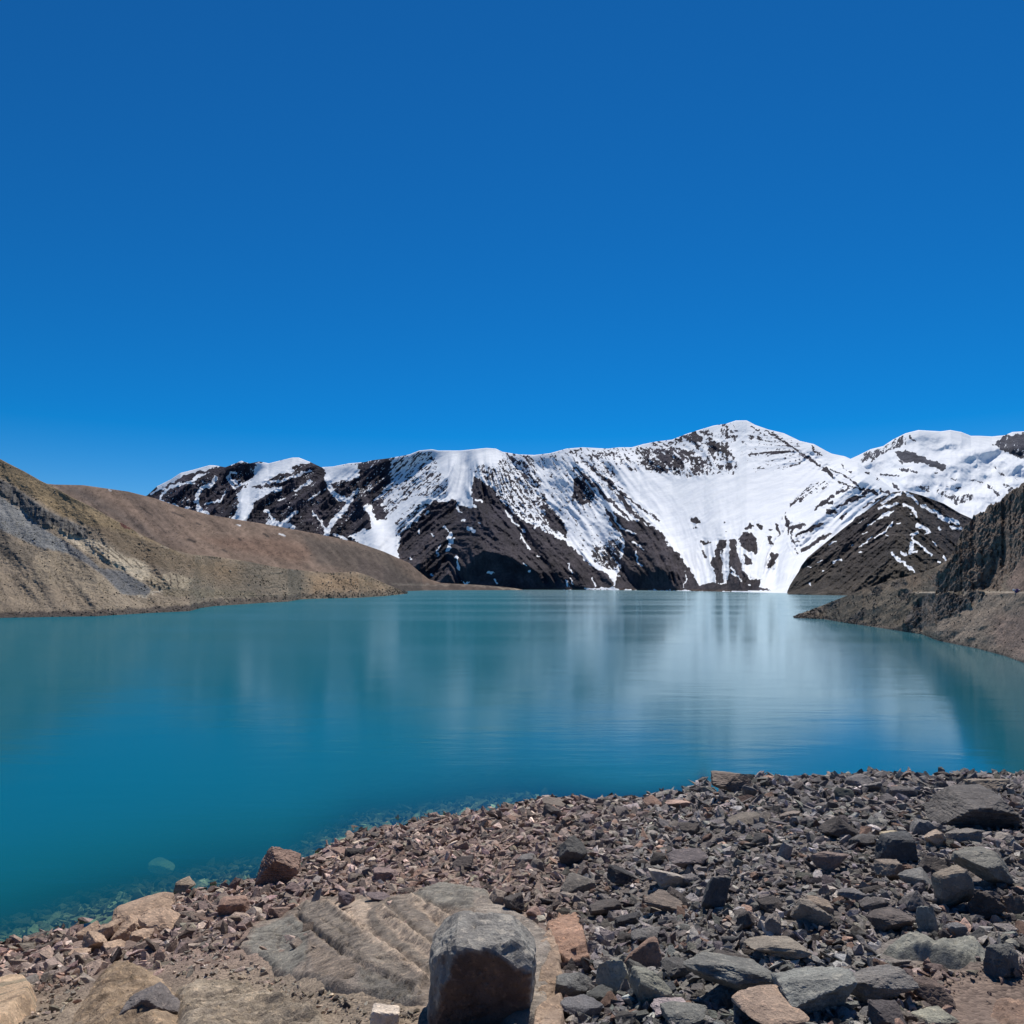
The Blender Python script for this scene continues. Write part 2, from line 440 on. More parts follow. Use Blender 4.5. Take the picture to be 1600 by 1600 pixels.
# dark lower face
R1.poly(Z3([(250,870),(260,740),(380,650),(430,560),(470,530),(520,540),(600,520),(640,560),(740,580),(700,500),(730,380),(830,440),(900,540),(980,620),(1050,660),(1100,690),(1200,740),(1300,780),(1400,900),(1480,1000),(1560,1090),(250,1100)]), 0.03, 3)
R1.poly(Z3([(1150,560),(1230,600),(1300,690),(1310,760),(1200,700)]), 0.05, 4)
for p, w in [([(570,740),(575,780),(560,840)], 22), ([(600,770),(580,800)], 14), ([(610,880),(630,960)], 13), ([(505,810),(490,880)], 9), ([(375,715),(385,725)], 14), ([(690,705),(720,715)], 24), ([(750,660),(770,670)], 8), ([(920,590),(960,650),(1000,690)], 13), ([(1010,730),(1040,790),(1070,830)], 11), ([(1108,665),(1112,665)], 22), ([(1100,700),(1130,680)], 8), ([(1025,715),(1035,715)], 20), ([(812,978),(830,985)], 18), ([(858,1030),(872,1042)], 16), ([(1060,972),(1075,968)], 14), ([(328,888),(335,895)], 14), ([(460,990),(465,1000)], 11), ([(652,1030),(660,1042)], 11), ([(672,1042),(690,1044)], 8), ([(1310,920),(1335,980)], 12), ([(1365,1000),(1380,1030)], 8), ([(1395,955),(1440,980)], 8), ([(1440,1010),(1475,1060)], 16), ([(1305,1030),(1312,1065)], 12), ([(1415,1080),(1520,1080),(1600,1055)], 12), ([(640,655),(660,650)],10), ([(455,735),(470,750)],9), ([(540,690),(560,720)],12), ([(610,560),(640,600)],10), ([(740,520),(770,540)], 14), ([(420,610),(440,600)], 10), ([(1120,870),(1122,876)],8), ([(1035,920),(1040,930)],8), ([(1330,1010),(1345,1050)],7)]:
    wl(Z3(p), w)
# main couloir
wl(Z3([(1100,250),(1150,400)]), 30); wl(Z3([(1150,400),(1180,500),(1270,620)]), 24); wl(Z3([(1270,620),(1320,700),(1350,800)]), 28); wl(Z3([(1350,800),(1430,890),(1500,950),(1600,1010)]), 22)
wl(Z4([(-10,850),(60,930),(150,990),(230,1040),(242,1100)]), 14); wl(Z4([(230,1020),(310,1075)]), 10); wl(Z4([(370,1095),(390,1110)]), 16)
# second dark triangle under the bowl
R1.poly(Z4([(170,600),(240,640),(330,700),(400,700),(480,745),(550,770),(580,850),(650,900),(690,980),(755,1060),(755,1130),(270,1130),(265,980),(300,880),(300,800),(240,740)]), 0.02, 2)
R1.poly(Z4([(0,880),(90,980),(200,1030),(240,1110),(0,1120)]), 0.02, 2)
R1.poly(Z4([(250,1040),(280,1060),(400,1120),(240,1120)]), 0.02, 2)
R1.poly(Z4([(0,420),(90,440),(130,560),(60,600),(0,560)]), 0.28, 4)
R1.poly(Z4([(90,880),(290,780),(280,1000),(180,1000)]), 0.36, 4)
for p, w in [([(0,365),(200,560),(350,700)], 18), ([(100,370),(330,560),(530,700)], 14), ([(150,410),(300,580),(480,740)], 12), ([(280,540),(340,640),(420,700)], 26), ([(200,440),(300,500)], 8), ([(180,350),(230,400)], 20), ([(240,250),(330,340)], 14)]:
    wl(Z4(p), w, 0.1, 3)
for p, w in [([(60,440),(200,600),(280,740),(375,778)], 12), ([(350,820),(420,872)], 7), ([(370,885),(378,930),(402,972)], 14), ([(230,540),(330,650)], 12), ([(440,600),(550,710)], 16), ([(600,840),(640,890)], 10), ([(680,1000),(690,1060),(675,1110)], 4), ([(100,1050),(120,1100)], 12)]:
    wl(Z4(p), w)
# rocky upper wall of the bowl
R1.poly(Z4([(330,240),(500,200),(640,170),(740,130),(860,95),(1000,70),(1040,130),(960,220),(1020,340),(1000,400),(860,410),(740,425),(600,415),(440,390),(360,320)]), 0.56, 5)
for p, v in [([(660,165),(740,135),(800,195),(720,210)], .12), ([(410,260),(600,250),(590,380),(500,400),(410,340)], .3), ([(610,290),(680,300),(670,415),(610,405)], .25), ([(750,310),(810,320),(800,400),(720,415)], .22), ([(840,230),(950,205),(945,250),(850,275)], .2), ([(640,250),(720,250),(700,290),(640,290)], .3), ([(860,340),(1010,330),(1000,380),(880,380)], .38)]:
    R1.poly(Z4(p), v, 4)
R1.poly(Z4([(0,240),(380,240),(400,330),(380,400),(230,350),(280,480),(150,400),(0,330)]), 0.58, 5)
R1.poly(Z4([(1040,80),(1200,125),(1400,200),(1430,320),(1300,390),(1100,390),(1020,300)]), 0.7, 6)
wl(Z4([(1190,130),(1330,220),(1430,285),(1525,348)]), 9, 0.0, 1); wl(Z4([(1480,240),(1530,290)]), 18, .3, 3); wl(Z4([(1230,140),(1290,190)]), 14, .25, 3)
R1.poly(Z4([(1200,280),(1300,240),(1420,330),(1330,380)]), 0.62, 5)
# ribs that break through the ice fall
for p in [[(715,675),(768,678),(768,708),(735,715)], [(720,735),(755,735),(755,745)], [(922,704),(935,704),(935,712),(922,712)], [(922,762),(940,762),(938,768),(922,768)], [(765,812),(845,828),(800,850),(770,830)], [(785,880),(805,885),(815,935),(800,930)],
          [(890,810),(945,815),(930,880),(910,930),(920,1000),(918,1085),(880,1085),(870,1020),(845,970),(870,900)], [(965,812),(1000,815),(1012,840),(1000,870),(1020,930),(1040,1010),(1080,1050),(1100,1080),(1030,1095),(940,1095),(960,1000),(955,900)],
          [(1040,770),(1100,765),(1140,830),(1142,895),(1100,900),(1040,860),(1008,810)], [(1050,740),(1090,710),(1112,730),(1070,752)], [(1125,708),(1165,720),(1160,752),(1135,745)], [(1195,790),(1225,795),(1225,848),(1198,845)], [(1220,885),(1258,900),(1250,950),(1220,995),(1190,995),(1210,930)],
          [(1240,695),(1265,720),(1282,790),(1265,795),(1245,730)], [(1308,640),(1330,690),(1337,750),(1325,785),(1315,720)], [(1090,1060),(1160,1060),(1140,1112),(1095,1112)], [(750,1100),(860,1080),(900,1092),(1040,1082),(1100,1100),(1200,1122),(1230,1134),(750,1140)], [(1040,900),(1080,920),(1100,960),(1060,975)], [(1200,740),(1228,748),(1225,765)], [(1275,650),(1285,690),(1278,690)]]:
    R1.poly(Z4(p), 0.0, 1.5)
wl(Z4([(975,990),(1030,1075)]), 10); wl(Z4([(905,870),(912,930)]), 6); wl(Z4([(970,1020),(1000,1040)]), 10)
for p, w, v in [([(1340,600),(1390,545),(1480,512),(1560,462)], 20, .32), ([(1350,740),(1420,722)], 26, .0), ([(1380,790),(1540,712)], 17, .0), ([(1410,885),(1590,770)], 20, .0), ([(1345,760),(1355,830),(1390,905)], 8, .0), ([(1500,610),(1600,545)], 20, .15), ([(1360,830),(1400,828)], 12, .0)]:
    wl(Z4(p), w, v, 2)
for p, w, v in [([(290,625),(340,585),(405,545)], 14, .1), ([(430,612),(540,550),(600,545)], 15, .1), ([(370,640),(420,640)], 22, .0), ([(455,680),(490,650)], 20, .0), ([(540,690),(590,652)], 14, .0), ([(350,368),(410,420)], 20, .0), ([(390,370),(500,430),(600,500)], 9, .0), ([(430,522),(500,497)], 18, .1), ([(600,522),(650,500),(680,530)], 20, .0), ([(700,503),(760,520)], 14, .0), ([(440,450),(490,470)], 16, .15), ([(500,480),(600,498)], 12, .1), ([(520,570),(560,560)], 22, .25), ([(380,580),(400,585)], 18, .1),
                ([(600,610),(700,560),(740,545)], 12, .05), ([(200,280),(320,350)], 9, .0), ([(640,330),(690,440)], 14, .4), ([(610,390),(630,400)], 18, .1), ([(450,340),(530,400)], 8, .3)]:
    wl(Z5(p), w, v, 2)
R1.poly(Z5([(170,545),(230,480),(340,440),(410,450),(350,500),(260,530),(200,600)]), 0.55, 5)
R1.poly(Z5([(30,280),(150,250),(220,320),(150,370),(50,370)]), 0.66, 5)

def dir_slope(u):
    return np.interp(u, [200, 560, 700, 745, 800, 1020, 1100, 1160, 1250, 1400], [-0.9, -0.9, -1.0, 0.1, 0.75, 0.75, 0.25, -0.1, -1.0, -1.3])

def snow_field(R, U, V, seed, amp=1.0, sl=dir_slope):
    wu = fbm2(U / 9, V / 9, 3, seed + 5) * 4.0; wv = fbm2(U / 9, V / 9, 3, seed + 9) * 3.2
    d = R.sample(U + wu, V + wv)
    q = U - sl(U) * (V - 800)
    st = fbm2(q / 4.2, V / 13.0 + q / 60, 4, seed + 20, 0.75)
    bl = fbm2(U / 6.5, V / 5.0, 4, seed + 40, 0.7)
    n = (st * 0.65 + bl * 0.45) * amp
    vein = np.exp(-(noise2(q / 11.0 + bl, V / 16.0 + st, seed + 50) / .09) ** 2) * sstep(-.4, .1, noise2(U / 26, V / 22, seed + 55)) * sstep(.07, .12, d) * (1 - sstep(.5, .8, d))
    k = 4 * np.clip(d, 0, 1) * (1 - np.clip(d, 0, 1))           # mixed cover breaks up, full cover stays whole
    return np.clip(0.47 + (d - 0.5) * 1.15 + n * (0.13 + 1.0 * k) + vein * .55, 0, 1)

us = np.concatenate([np.linspace(120, 224, 14), np.arange(225, 1612, 1.15), np.linspace(1620, 1750, 14)])
vbC = curve([(150,920.4),(600,920.4),(800,921.2),(1000,922.2),(1100,923.8),(1230,926.8),(1300,928),(1700,928)])
YbC = lambda u: EYE * F / (vbC(u) - VH)
YrC = lambda u: YbC(u) + np.interp(u, [150, 500, 900, 1150, 1300, 1450, 1700], [900, 850, 900, 1250, 1000, 650, 500])
SLC = dir_slope
def reliefC(U, V, t):
    q = U - SLC(U) * (V - 800)
    big = fbm2(q / 110, V / 320, 2, 11)
    mid = ridge2(q / 46, V / 150, 3, 21) - 0.55
    fine = ridge2(q / 15, V / 34, 3, 31) - 0.55
    bowl = sstep(990, 1060, U) * (1 - sstep(1200, 1280, U)) * sstep(900, 780, V)
    k = 1 - 0.8 * bowl * sstep(720, 760, V)
    s = sum(R1.sample(U + a_, V + b_) for a_, b_ in [(0,0),(9,0),(-9,0),(0,8),(0,-8),(6,6),(-6,6),(6,-6),(-6,-6)]) / 9
    rk = 1 - sstep(.2, 1., s)
    r = -(big * 110 * (1 - .6 * bowl) + mid * 90 * k * (.3 + .7 * rk) + fine * (2 + 30 * rk) + (ridge2(U / 10, V / 8, 4, 41, .6) - .5) * 18 * rk)
    # the two dark spurs stand forward of the snow gullies
    def spur(top, bot, w, a):
        m = top[0] + (bot[0] - top[0]) * (V - top[1]) / (bot[1] - top[1])
        ww = w * np.clip((V - top[1]) / (bot[1] - top[1]), 0.05, 1.3)
        return -a * np.exp(-((U - m) / ww) ** 2) * sstep(top[1] - 20, top[1] + 40, V)
    r = r + spur((735, 770), (800, 920), 100, 170) + spur((945, 770), (1020, 920), 70, 110) + spur((560, 760), (600, 900), 45, 90)
    return r * sstep(0, 0.12, 1 - t) + 0
X, Y, Z, U, V = slope_mesh(us, 225, vbC, crestC, YbC, YrC, reliefC)
crag = (ridge2(us / 5, us * 0, 3, 77) - .5) * 5.5 * (us > 200)
sn = snow_field(R1, U, V, 100)
n = fbm2(U / 30, V / 30, 4, 61)[..., None]
low = sstep(780, 880, V)[..., None]
n = n + .9 * fbm2((U - dir_slope(U) * (V - 800)) / 3.5, V / 12, 4, 64, .7)[..., None] + .4 * fbm2(U / 3, V / 3, 2, 65)[..., None]
tint = (np.array([0.047, 0.043, 0.062]) * (1 - low) + np.array([0.068, 0.060, 0.072]) * low) * (1 + 0.5 * n)
shore = sstep(vbC(U) - 4, vbC(U) - 1.5, V)
sn = np.where((U > 1143) & (U < 1236) & (V > 923), 0.9, sn)
tint = tint * (1 - shore[..., None]) + np.array([0.11, 0.08, 0.07]) * shore[..., None]
o = link("snowy_mountain_range", grid_mesh("snowy_mountain_range", X, Y, Z, {"snow": sn}, {"tint": tint}), M_MTN)
tag(o, "long jagged mountain range streaked with snow and dark rock behind the lake", kind='structure')

# ---- D: the smooth snow peak at the far right
crestD = curve([(1250,760),(1300,730),(1340,712),(1350,707),(1360,702),(1380,697),(1395,687),(1415,677),(1435,672),(1470,674),(1485,672),(1502,675),(1517,681),(1530,681),(1550,682),(1570,680),(1582,675),(1600,674),(1660,668),(1740,690)])
RD = Raster(1240, 640, 1760, 900, 0.97)
for p, v in [([(570,325),(600,270),(650,255),(720,235),(860,150),(860,220),(740,270),(690,285),(640,310),(590,335)], .36), ([(790,270),(860,255),(1000,310),(1120,350),(1110,382),(1040,362),(940,332),(850,335)], .0), ([(1060,490),(1180,540),(1280,520),(1300,560),(1180,600),(1150,570),(1070,540)], .42), ([(1400,215),(1480,165),(1600,140),(2200,140),(2200,330),(1600,310),(1540,295),(1440,240)], .16)]:
    RD.poly(Z5(p), v, 3)
for p, w, v in [([(930,480),(1000,495)], 26, .35), ([(780,460),(815,500)], 18, .1), ([(700,408),(810,412)], 12, .2), ([(840,372),(875,378)], 22, .1), ([(900,385),(930,393)], 14, .1), ([(1380,465),(1440,540)], 16, .3), ([(1480,475),(1530,500)], 34, .4), ([(1140,432),(1185,440)], 8, .1), ([(1280,442),(1340,460)], 8, .1), ([(880,170),(920,190)], 16, .1), ([(640,330),(690,280)], 12, .1), ([(1045,396),(1060,400)], 10, .0), ([(1400,350),(1500,430),(1560,440)], 8, .4), ([(820,320),(840,340)], 14, 0), ([(1120,480),(1200,490)], 20, .5)]:
    RD.line(Z5(p), w / 4, v, 1.5)
us = np.concatenate([np.arange(1290, 1612, 1.0), np.linspace(1616, 1740, 40)])
vbD = curve([(1200, 917.0), (1800, 917.0)])
def reliefD(U, V, t):
    return (-(fbm2(U / 90, V / 60, 3, 111) * 150 + (ridge2(U / 30, V / 28, 3, 121) - .5) * 35)) * sstep(0, 0.15, 1 - t)
X, Y, Z, U, V = slope_mesh(us, 200, curve([(1200, 905), (1800, 905)]), crestD, lambda u: u * 0 + 2100.0, lambda u: u * 0 + 3900.0, reliefD, foot=False, power=1.1)
sn = snow_field(RD, U, V, 200, 0.9, lambda u: u * 0 - 0.3)
tint = np.ones(U.shape + (3,)) * np.array([0.075, 0.08, 0.105]) * (1 + 0.4 * fbm2(U / 20, V / 20, 3, 62)[..., None])
o = link("snowy_peak", grid_mesh("snowy_peak", X, Y, Z, {"snow": sn}, {"tint": tint}), M_MTN)
tag(o, "smooth rounded peak almost wholly white with snow, farthest right", kind='structure')

# ---- E: the dark pyramid-shaped spur on the right shore
crestE = curve([(1228,929),(1234,915),(1240,905),(1248,893),(1252,884),(1262,871),(1275,860),(1300,840),(1325,820),(1350,801),(1375,781),(1395,769),(1415,767),(1440,774),(1475,787),(1500,802),(1520,811),(1560,830),(1620,855),(1700,890)])
RE = Raster(1220, 750, 1710, 940, 0.0)
for p in [[(670,690),(720,650),(790,625),(770,650),(700,685)]]:
    RE.poly(Z5(p), 1, 1.5)
for p, w, v in [([(700,612),(820,590)], 16, 1), ([(720,585),(760,545),(830,522)], 22, .85), ([(860,518),(900,545),(940,580)], 20, 1), ([(850,595),(900,615),(930,665)], 18, 1), ([(935,720),(1010,760)], 22, 1), ([(1010,760),(990,780)], 10, 1),
                ([(930,770),(900,775),(895,800),(930,830),(980,870),(1020,910)], 14, 1), ([(905,840),(890,890)], 34, 1), ([(890,880),(935,890)], 14, 1), ([(830,890),(860,908)], 14, 1), ([(775,900),(800,920),(860,970),(910,1015)], 15, 1), ([(780,705),(740,750),(670,802)], 10, 1),
                ([(650,800),(570,862)], 7, 1), ([(960,600),(1060,650),(1180,710)], 26, .6), ([(1070,670),(1130,700)], 22, 1), ([(1150,690),(1190,710)], 22, 1), ([(1130,730),(1220,750)], 12, 1), ([(1030,828),(1052,850)], 12, 1), ([(620,725),(680,700)], 9, 1), ([(415,955),(460,935)], 9, 1), ([(255,985),(270,985)], 8, 1), ([(300,955),(340,940)], 7, .9), ([(340,1005),(345,1008)], 9, 1), ([(385,845),(425,822)], 9, 1), ([(735,780),(750,790)], 12, 1), ([(815,712),(830,705)], 10, 1), ([(570,890),(580,890)], 8, 1), ([(1100,920),(1108,940)], 10, 1), ([(260,1085),(270,1090)], 8, .9), ([(1068,740),(1078,755)], 10, 1), ([(540,720),(700,640)], 5, .55), ([(590,780),(620,765)], 6, .9), ([(1060,950),(1070,955)], 8, 1), ([(880,655),(900,658)], 6, 1), ([(515,845),(525,840)], 7, 1)]:
    RE.line(Z5(p), w / 4, v, 1.2)
us = np.concatenate([np.arange(1228, 1560, 1.0), np.linspace(1562, 1690, 40)])
vbE = curve([(1200,928.3),(1320,930.5),(1700,932)])
YbE = lambda u: EYE * F / (vbE(u) - VH)
def reliefE(U, V, t):
    r = np.sqrt((U - 1400) ** 2 + 200) * 0.9 - 60           # the middle rib comes forward
    w = sstep(1370, 1430, U); qa = U + 1.1 * (V - 800); qb = U - 1.1 * (V - 800)
    g = lambda q, s: fbm2(q / 40, V / 90, 3, 131 + s) * 22 + (ridge2(q / 14, V / 30, 4, 141 + s) - .5) * 12
    return r * sstep(0, .3, t) - (g(qa, 0) * (1 - w) + g(qb, 7) * w + (ridge2(U / 12, V / 9, 4, 145) - .5) * 9)
X, Y, Z, U, V = slope_mesh(us, 170, vbE, crestE, YbE, lambda u: YbE(u) + np.interp(u, [1228, 1400, 1700], [40, 420, 300]), reliefE)
sn = snow_field(RE, U, V, 300, 0.55, lambda u: -1.2 * np.tanh((1400 - u) / 30))
low = sstep(800, 930, V)[..., None]; mid = np.exp(-((U - 1420) / 45) ** 2)[..., None]
tint = (np.array([0.062, 0.054, 0.062]) * (1 - low) + np.array([0.09, 0.078, 0.066]) * low) * (1 - .3 * mid) + np.array([0.085, 0.078, 0.052]) * .3 * mid
tint = tint * (1 + 0.4 * fbm2(U / 16, V / 12, 4, 63)[..., None] + .5 * (fbm2((U + 1.1 * (V - 800)) / 4, V / 12, 4, 66, .7) * (U < 1400) + fbm2((U - 1.1 * (V - 800)) / 4, V / 12, 4, 67, .7) * (U >= 1400))[..., None])
o = link("dark_mountain_spur", grid_mesh("dark_mountain_spur", X, Y, Z, {"snow": sn}, {"tint": tint}), M_MTN)
tag(o, "dark triangular spur with a few snow streaks rising from the right far shore", kind='structure')
# ---- B: rounded brown ridge behind the left hill, running out to a low spit
crestB = curve([(-260,700),(-100,735),(0,748),(85,757),(130,758),(165,763),(200,768),(240,778),(280,792),(330,805),(420,820),(500,835),(560,848),(600,862),(640,880),(655,893),(670,905),(690,911),(740,913.5),(775,916),(800,918.5),(816,921.2)])
us = np.concatenate([np.linspace(-260, -20, 25), np.arange(-10, 818, 1.8)])
vbB = curve([(-260,934),(60,934),(300,931),(500,927.5),(600,925),(660,922.6),(700,922.2),(816,922)])
YbB = lambda u: EYE * F / (vbB(u) - VH)
def YrB(u):
    e = (VH - crestB(u)) / F
    return YbB(u) / np.clip(1 - np.maximum(e, 0.0) / 0.36, .3, 1) + 18
def reliefB(U, V, t):
    q = U - 0.9 * (V - 800)
    return -(fbm2(q / 70, V / 160, 3, 211) * 14 + (ridge2(q / 22, V / 90, 3, 221) - .5) * 3) * sstep(0, .1, 1 - t) * sstep(700, 600, U)
X, Y, Z, U, V = slope_mesh(us, 120, vbB, crestB, YbB, YrB, reliefB)
RB = Raster(-260, 700, 820, 940, np.array([0.205, 0.148, 0.115]))
bro = lambda *a: np.array(a)
RB.poly(PX([(330,320),(480,310),(700,440),(900,560),(1050,700),(1120,760),(980,670),(800,560),(560,430)], 0, 680), bro(.125,.100,.088), 18)
RB.poly(PX([(700,340),(900,370),(1000,430),(1150,640),(1250,740),(1100,700),(900,500)], 0, 680), bro(.165,.122,.098), 12)
RB.poly(PX([(380,640),(900,640),(1100,720),(1000,800),(700,740),(500,700)], 220, 680), bro(.185,.122,.092), 12)
RB.poly(PX([(1000,620),(1500,720),(1700,900),(1600,950),(1300,860),(1100,800)], 220, 680), bro(.130,.102,.085), 12)
RB.poly([(560,870),(600,885),(640,905),(680,912),(820,918),(820,925),(560,925)], bro(.115,.090,.078), 6)
RB.line([(610,912),(650,913.5),(700,914),(760,916),(812,920.5)], 1.5, bro(.20,.17,.14), 1.5)
RB.line([(780,919),(816,921)], 2, bro(.26,.22,.17), 1)
for p in [[(870,620),(900,628)], [(600,560),(620,562)], [(680,340),(690,345)]]:
    RB.line(PX(p, 220 if p[0][0] != 680 else 0, 680), 1.6, bro(.75,.77,.8), .8)
for p, w in [([(290,650),(340,665)], 14), ([(500,710),(530,725)], 12), ([(190,480),(270,510)], 9), ([(350,550),(380,565)], 10), ([(860,450),(940,500)], 8), ([(610,645),(622,655)], 12), ([(770,620),(785,625)], 12), ([(1060,750),(1075,755)],10), ([(0,450),(70,500)], 8), ([(120,570),(160,610)], 6)]:
    RB.line(PX(p, 220, 680), w / 4, bro(.06,.047,.042), 1.5)
w1 = fbm2(U / 9, V / 9, 3, 231) * 5
tint = RB.sample(U + w1, V + w1 * .6)
q = U - 0.95 * (V - 800)
tint = tint * (1 + 0.28 * fbm2(q / 16, V / 70, 3, 241)[..., None] + 0.3 * fbm2(U / 7, V / 5, 3, 251)[..., None])
spk = (fbm2(U / 2.6, V / 1.5, 2, 261) > .52) & (fbm2(U / 40, V / 20, 2, 262) > -.1)
tint = np.where(spk[..., None], tint * .5, tint)
o = link("brown_ridge", grid_mesh("brown_ridge", X, Y, Z, None, {"tint": tint}), M_HILL)
tag(o, "smooth rounded brown ridge between the grassy left hill and the snowy range", kind='structure')

# ---- A: near left hill with eroded grey bluff and scree
crestA = curve([(-260,600),(-100,665),(0,717),(15,725),(37,736),(65,752),(87,762),(112,777),(140,790),(170,807),(195,820),(220,835),(245,847),(270,859),(300,866),(340,870),(380,876),(420,884),(450,889),(490,893),(520,895),(555,893),(575,899),(600,911),(620,919),(636,925.5)])
us = np.concatenate([np.linspace(-260, -12, 26), np.arange(-10, 637, 1.2)])
vbA = curve([(-260,975),(-100,969),(0,965.5),(80,964),(150,963),(230,958),(296,955),(314,950),(335,947),(360,945.5),(410,942),(450,940),(470,936.5),(490,935.5),(560,934),(600,931.5),(637,927.5)])
YbA = lambda u: EYE * F / (vbA(u) - VH)
def YrA(u):
    e = (VH - crestA(u)) / F
    ys = EYE * F / (np.interp(u, [-260, 0, 200, 420, 560, 637], [975, 965.5, 961, 942, 934, 927.5]) - VH)
    return np.maximum(ys / np.clip(1 - np.maximum(e, 0.0) / 0.5, .3, 1) + 6, YbA(u) * (1 + 2.4 * (np.maximum(e, 0) + .006)) + 4)
bluff = PX([(0,275),(60,300),(200,400),(300,470),(380,510),(550,585),(545,635),(440,635),(330,575),(250,560),(150,470),(0,360)], 0, 680)
bluff2 = PX([(920,895),(1080,860),(1200,900),(1180,965),(1080,965),(950,950)], 0, 680)
RR = Raster(-260, 600, 640, 985, 0.0)
RR.poly(bluff, 1, 5); RR.poly(bluff2, .55, 5); RR.poly(PX([(540,650),(760,760),(900,800),(880,860),(740,820),(600,740)], 0, 680), .5, 6)
def reliefA(U, V, t):
    q = U - 0.6 * (V - 850)
    b = RR.sample(U + fbm2(U / 6, V / 6, 2, 301) * 4, V)
    flute = ridge2(U / 15 + V / 50, V / 26, 4, 331, .6) - .5
    terr = sstep(330, 420, U) * (np.sin(V / 3.0 + fbm2(U / 30, V / 10, 2, 341) * 3) * 1.0)
    return -(fbm2(q / 55, V / 100, 3, 311) * 2.6 + (ridge2(q / 15, V / 50, 3, 321) - .5) * .35 + b * (1.2 + flute * 2.4) + terr * .25 + fbm2(U / 6, V / 4, 3, 351) * .3) * sstep(0, .06, 1 - t)
X, Y, Z, U, V = slope_mesh(us, 205, vbA, crestA, YbA, YrA, reliefA)
RA = Raster(-260, 600, 640, 985, bro(.272, .222, .168))
z1 = lambda p: PX(p, 0, 680); z2 = lambda p: PX(p, 220, 680)
RA.poly(z1([(-1000,-200),(0,150),(350,330),(780,560),(1100,720),(1150,760),(900,700),(640,600),(540,560),(380,500),(200,380),(0,260),(-1000,-100)]), bro(.27,.205,.125), 5)
RA.poly(z1([(560,560),(760,600),(1000,680),(1160,770),(1100,860),(900,800),(720,700)]), bro(.215,.165,.115), 10)
RA.poly(bluff, bro(.15,.145,.14), 2.5)
RA.poly(z1([(-1000,200),(0,380),(150,480),(280,590),(400,660),(520,740),(620,830),(760,850),(900,930),(955,975),(900,1000),(760,990),(640,870),(540,800),(420,740),(240,700),(0,590),(-1000,400)]), bro(.235,.24,.24), 4)
RA.poly(z1([(380,650),(520,740),(620,830),(760,850),(900,930),(955,975),(900,1000),(760,990),(640,870),(540,800),(440,740)]), bro(.165,.165,.17), 3)
RA.poly(z1([(320,560),(480,630),(620,660),(780,760),(900,790),(960,880),(880,910),(760,840),(620,770),(520,720),(400,640)]), bro(.52,.44,.33), 5)
RA.poly(z1([(-600,560),(0,600),(120,680),(240,720),(200,820),(0,760)]), bro(.165,.140,.112), 10)
RA.poly(z1([(240,720),(420,740),(540,810),(640,880),(740,980),(500,1000),(200,900)]), bro(.285,.235,.175), 8)
RA.poly(z1([(800,540),(840,590),(900,640),(870,630)]), bro(.34,.27,.2), 2); RA.line(z1([(760,550),(790,575)]), 7, bro(.12,.05,.045), 1.5)
RA.line(z1([(1000,690),(1050,705)]), 3, bro(.42,.34,.25), 2)
RA.poly(z1([(1150,750),(1500,790),(1600,820),(1500,930),(1250,900),(1150,840)]), bro(.26,.19,.125), 30)
RA.poly(z2([(640,740),(860,760),(1050,830),(1050,930),(800,960),(620,900)]), bro(.20,.165,.125), 30)
RA.poly(z2([(1050,860),(1380,860),(1480,900),(1600,960),(1640,985),(1060,990)]), bro(.31,.22,.14), 22)
RA.poly(z1([(920,895),(1080,860),(1200,900),(1180,965),(1080,965),(950,950)]), bro(.46,.385,.28), 4)
RA.line(z1([(870,1012),(930,1000),(960,985),(1020,972)]), 3.2, bro(.45,.39,.31), 1.5)
RA.poly(z1([(1020,965),(1400,960),(1600,980),(1600,1010),(1250,1010),(1020,1005)]), bro(.24,.2,.145), 4)
for k, p in enumerate([[(620,690),(740,780)], [(660,690),(760,770)], [(700,700),(790,790)], [(560,690),(640,750)], [(770,770),(830,830)], [(840,780),(880,830)], [(590,720),(700,800)]]):
    RA.line(z1(p), 1.8, bro(.13,.11,.085), 1.5)
for p in [[(1000,890),(1020,950)], [(1060,880),(1075,950)], [(1095,870),(1120,955)], [(940,900),(960,930)], [(1040,910),(1050,950)]]:
    RA.line(z1(p), 2.2, bro(.09,.072,.06), 1.5)  # dark strokes paint the gully shadows into the bluff's tint
w1 = fbm2(U / 8, V / 8, 3, 401) * 4.5
tint = RA.sample(U + w1, V + w1 * .6)
# wet, washed band of rubble along the waterline
band = sstep(vbA(U) - 11, vbA(U) - 7, V + fbm2(U / 14, U * 0, 2, 402) * 4)[..., None] * np.clip((700 - U) / 400, .2, 1)[..., None]
tint = tint * (1 - band) + bro(.105, .088, .078) * band
q = U - 0.7 * (V - 850)
tint = tint * (1 + .18 * fbm2(q / 9, V / 60, 3, 411)[..., None] + .2 * fbm2(U / 5, V / 4, 3, 421)[..., None])
bl = RR.sample(U, V)[..., None]
tint = tint * (1 - .35 * bl * (fbm2(U / 3.5, V / 22, 3, 431)[..., None] > .02))
scr = (RA.sample(U, V)[..., 2] > .13) & (RA.sample(U, V)[..., 0] < .16)
spk = (fbm2(U / 3.2, V / 1.7, 2, 441) > .42) & (fbm2(U / 34, V / 22, 2, 442) > -.15) & ~scr
tint = np.where(spk[..., None], tint * np.array([.42, .42, .36]), tint)
o = link("left_hillside", grid_mesh("left_hillside", X, Y, Z, None, {"tint": tint}), M_HILL)
tag(o, "tan grassy hillside with eroded grey bluff and scree above the left shore", kind='structure')
HA = (X, Y, Z, U, V)

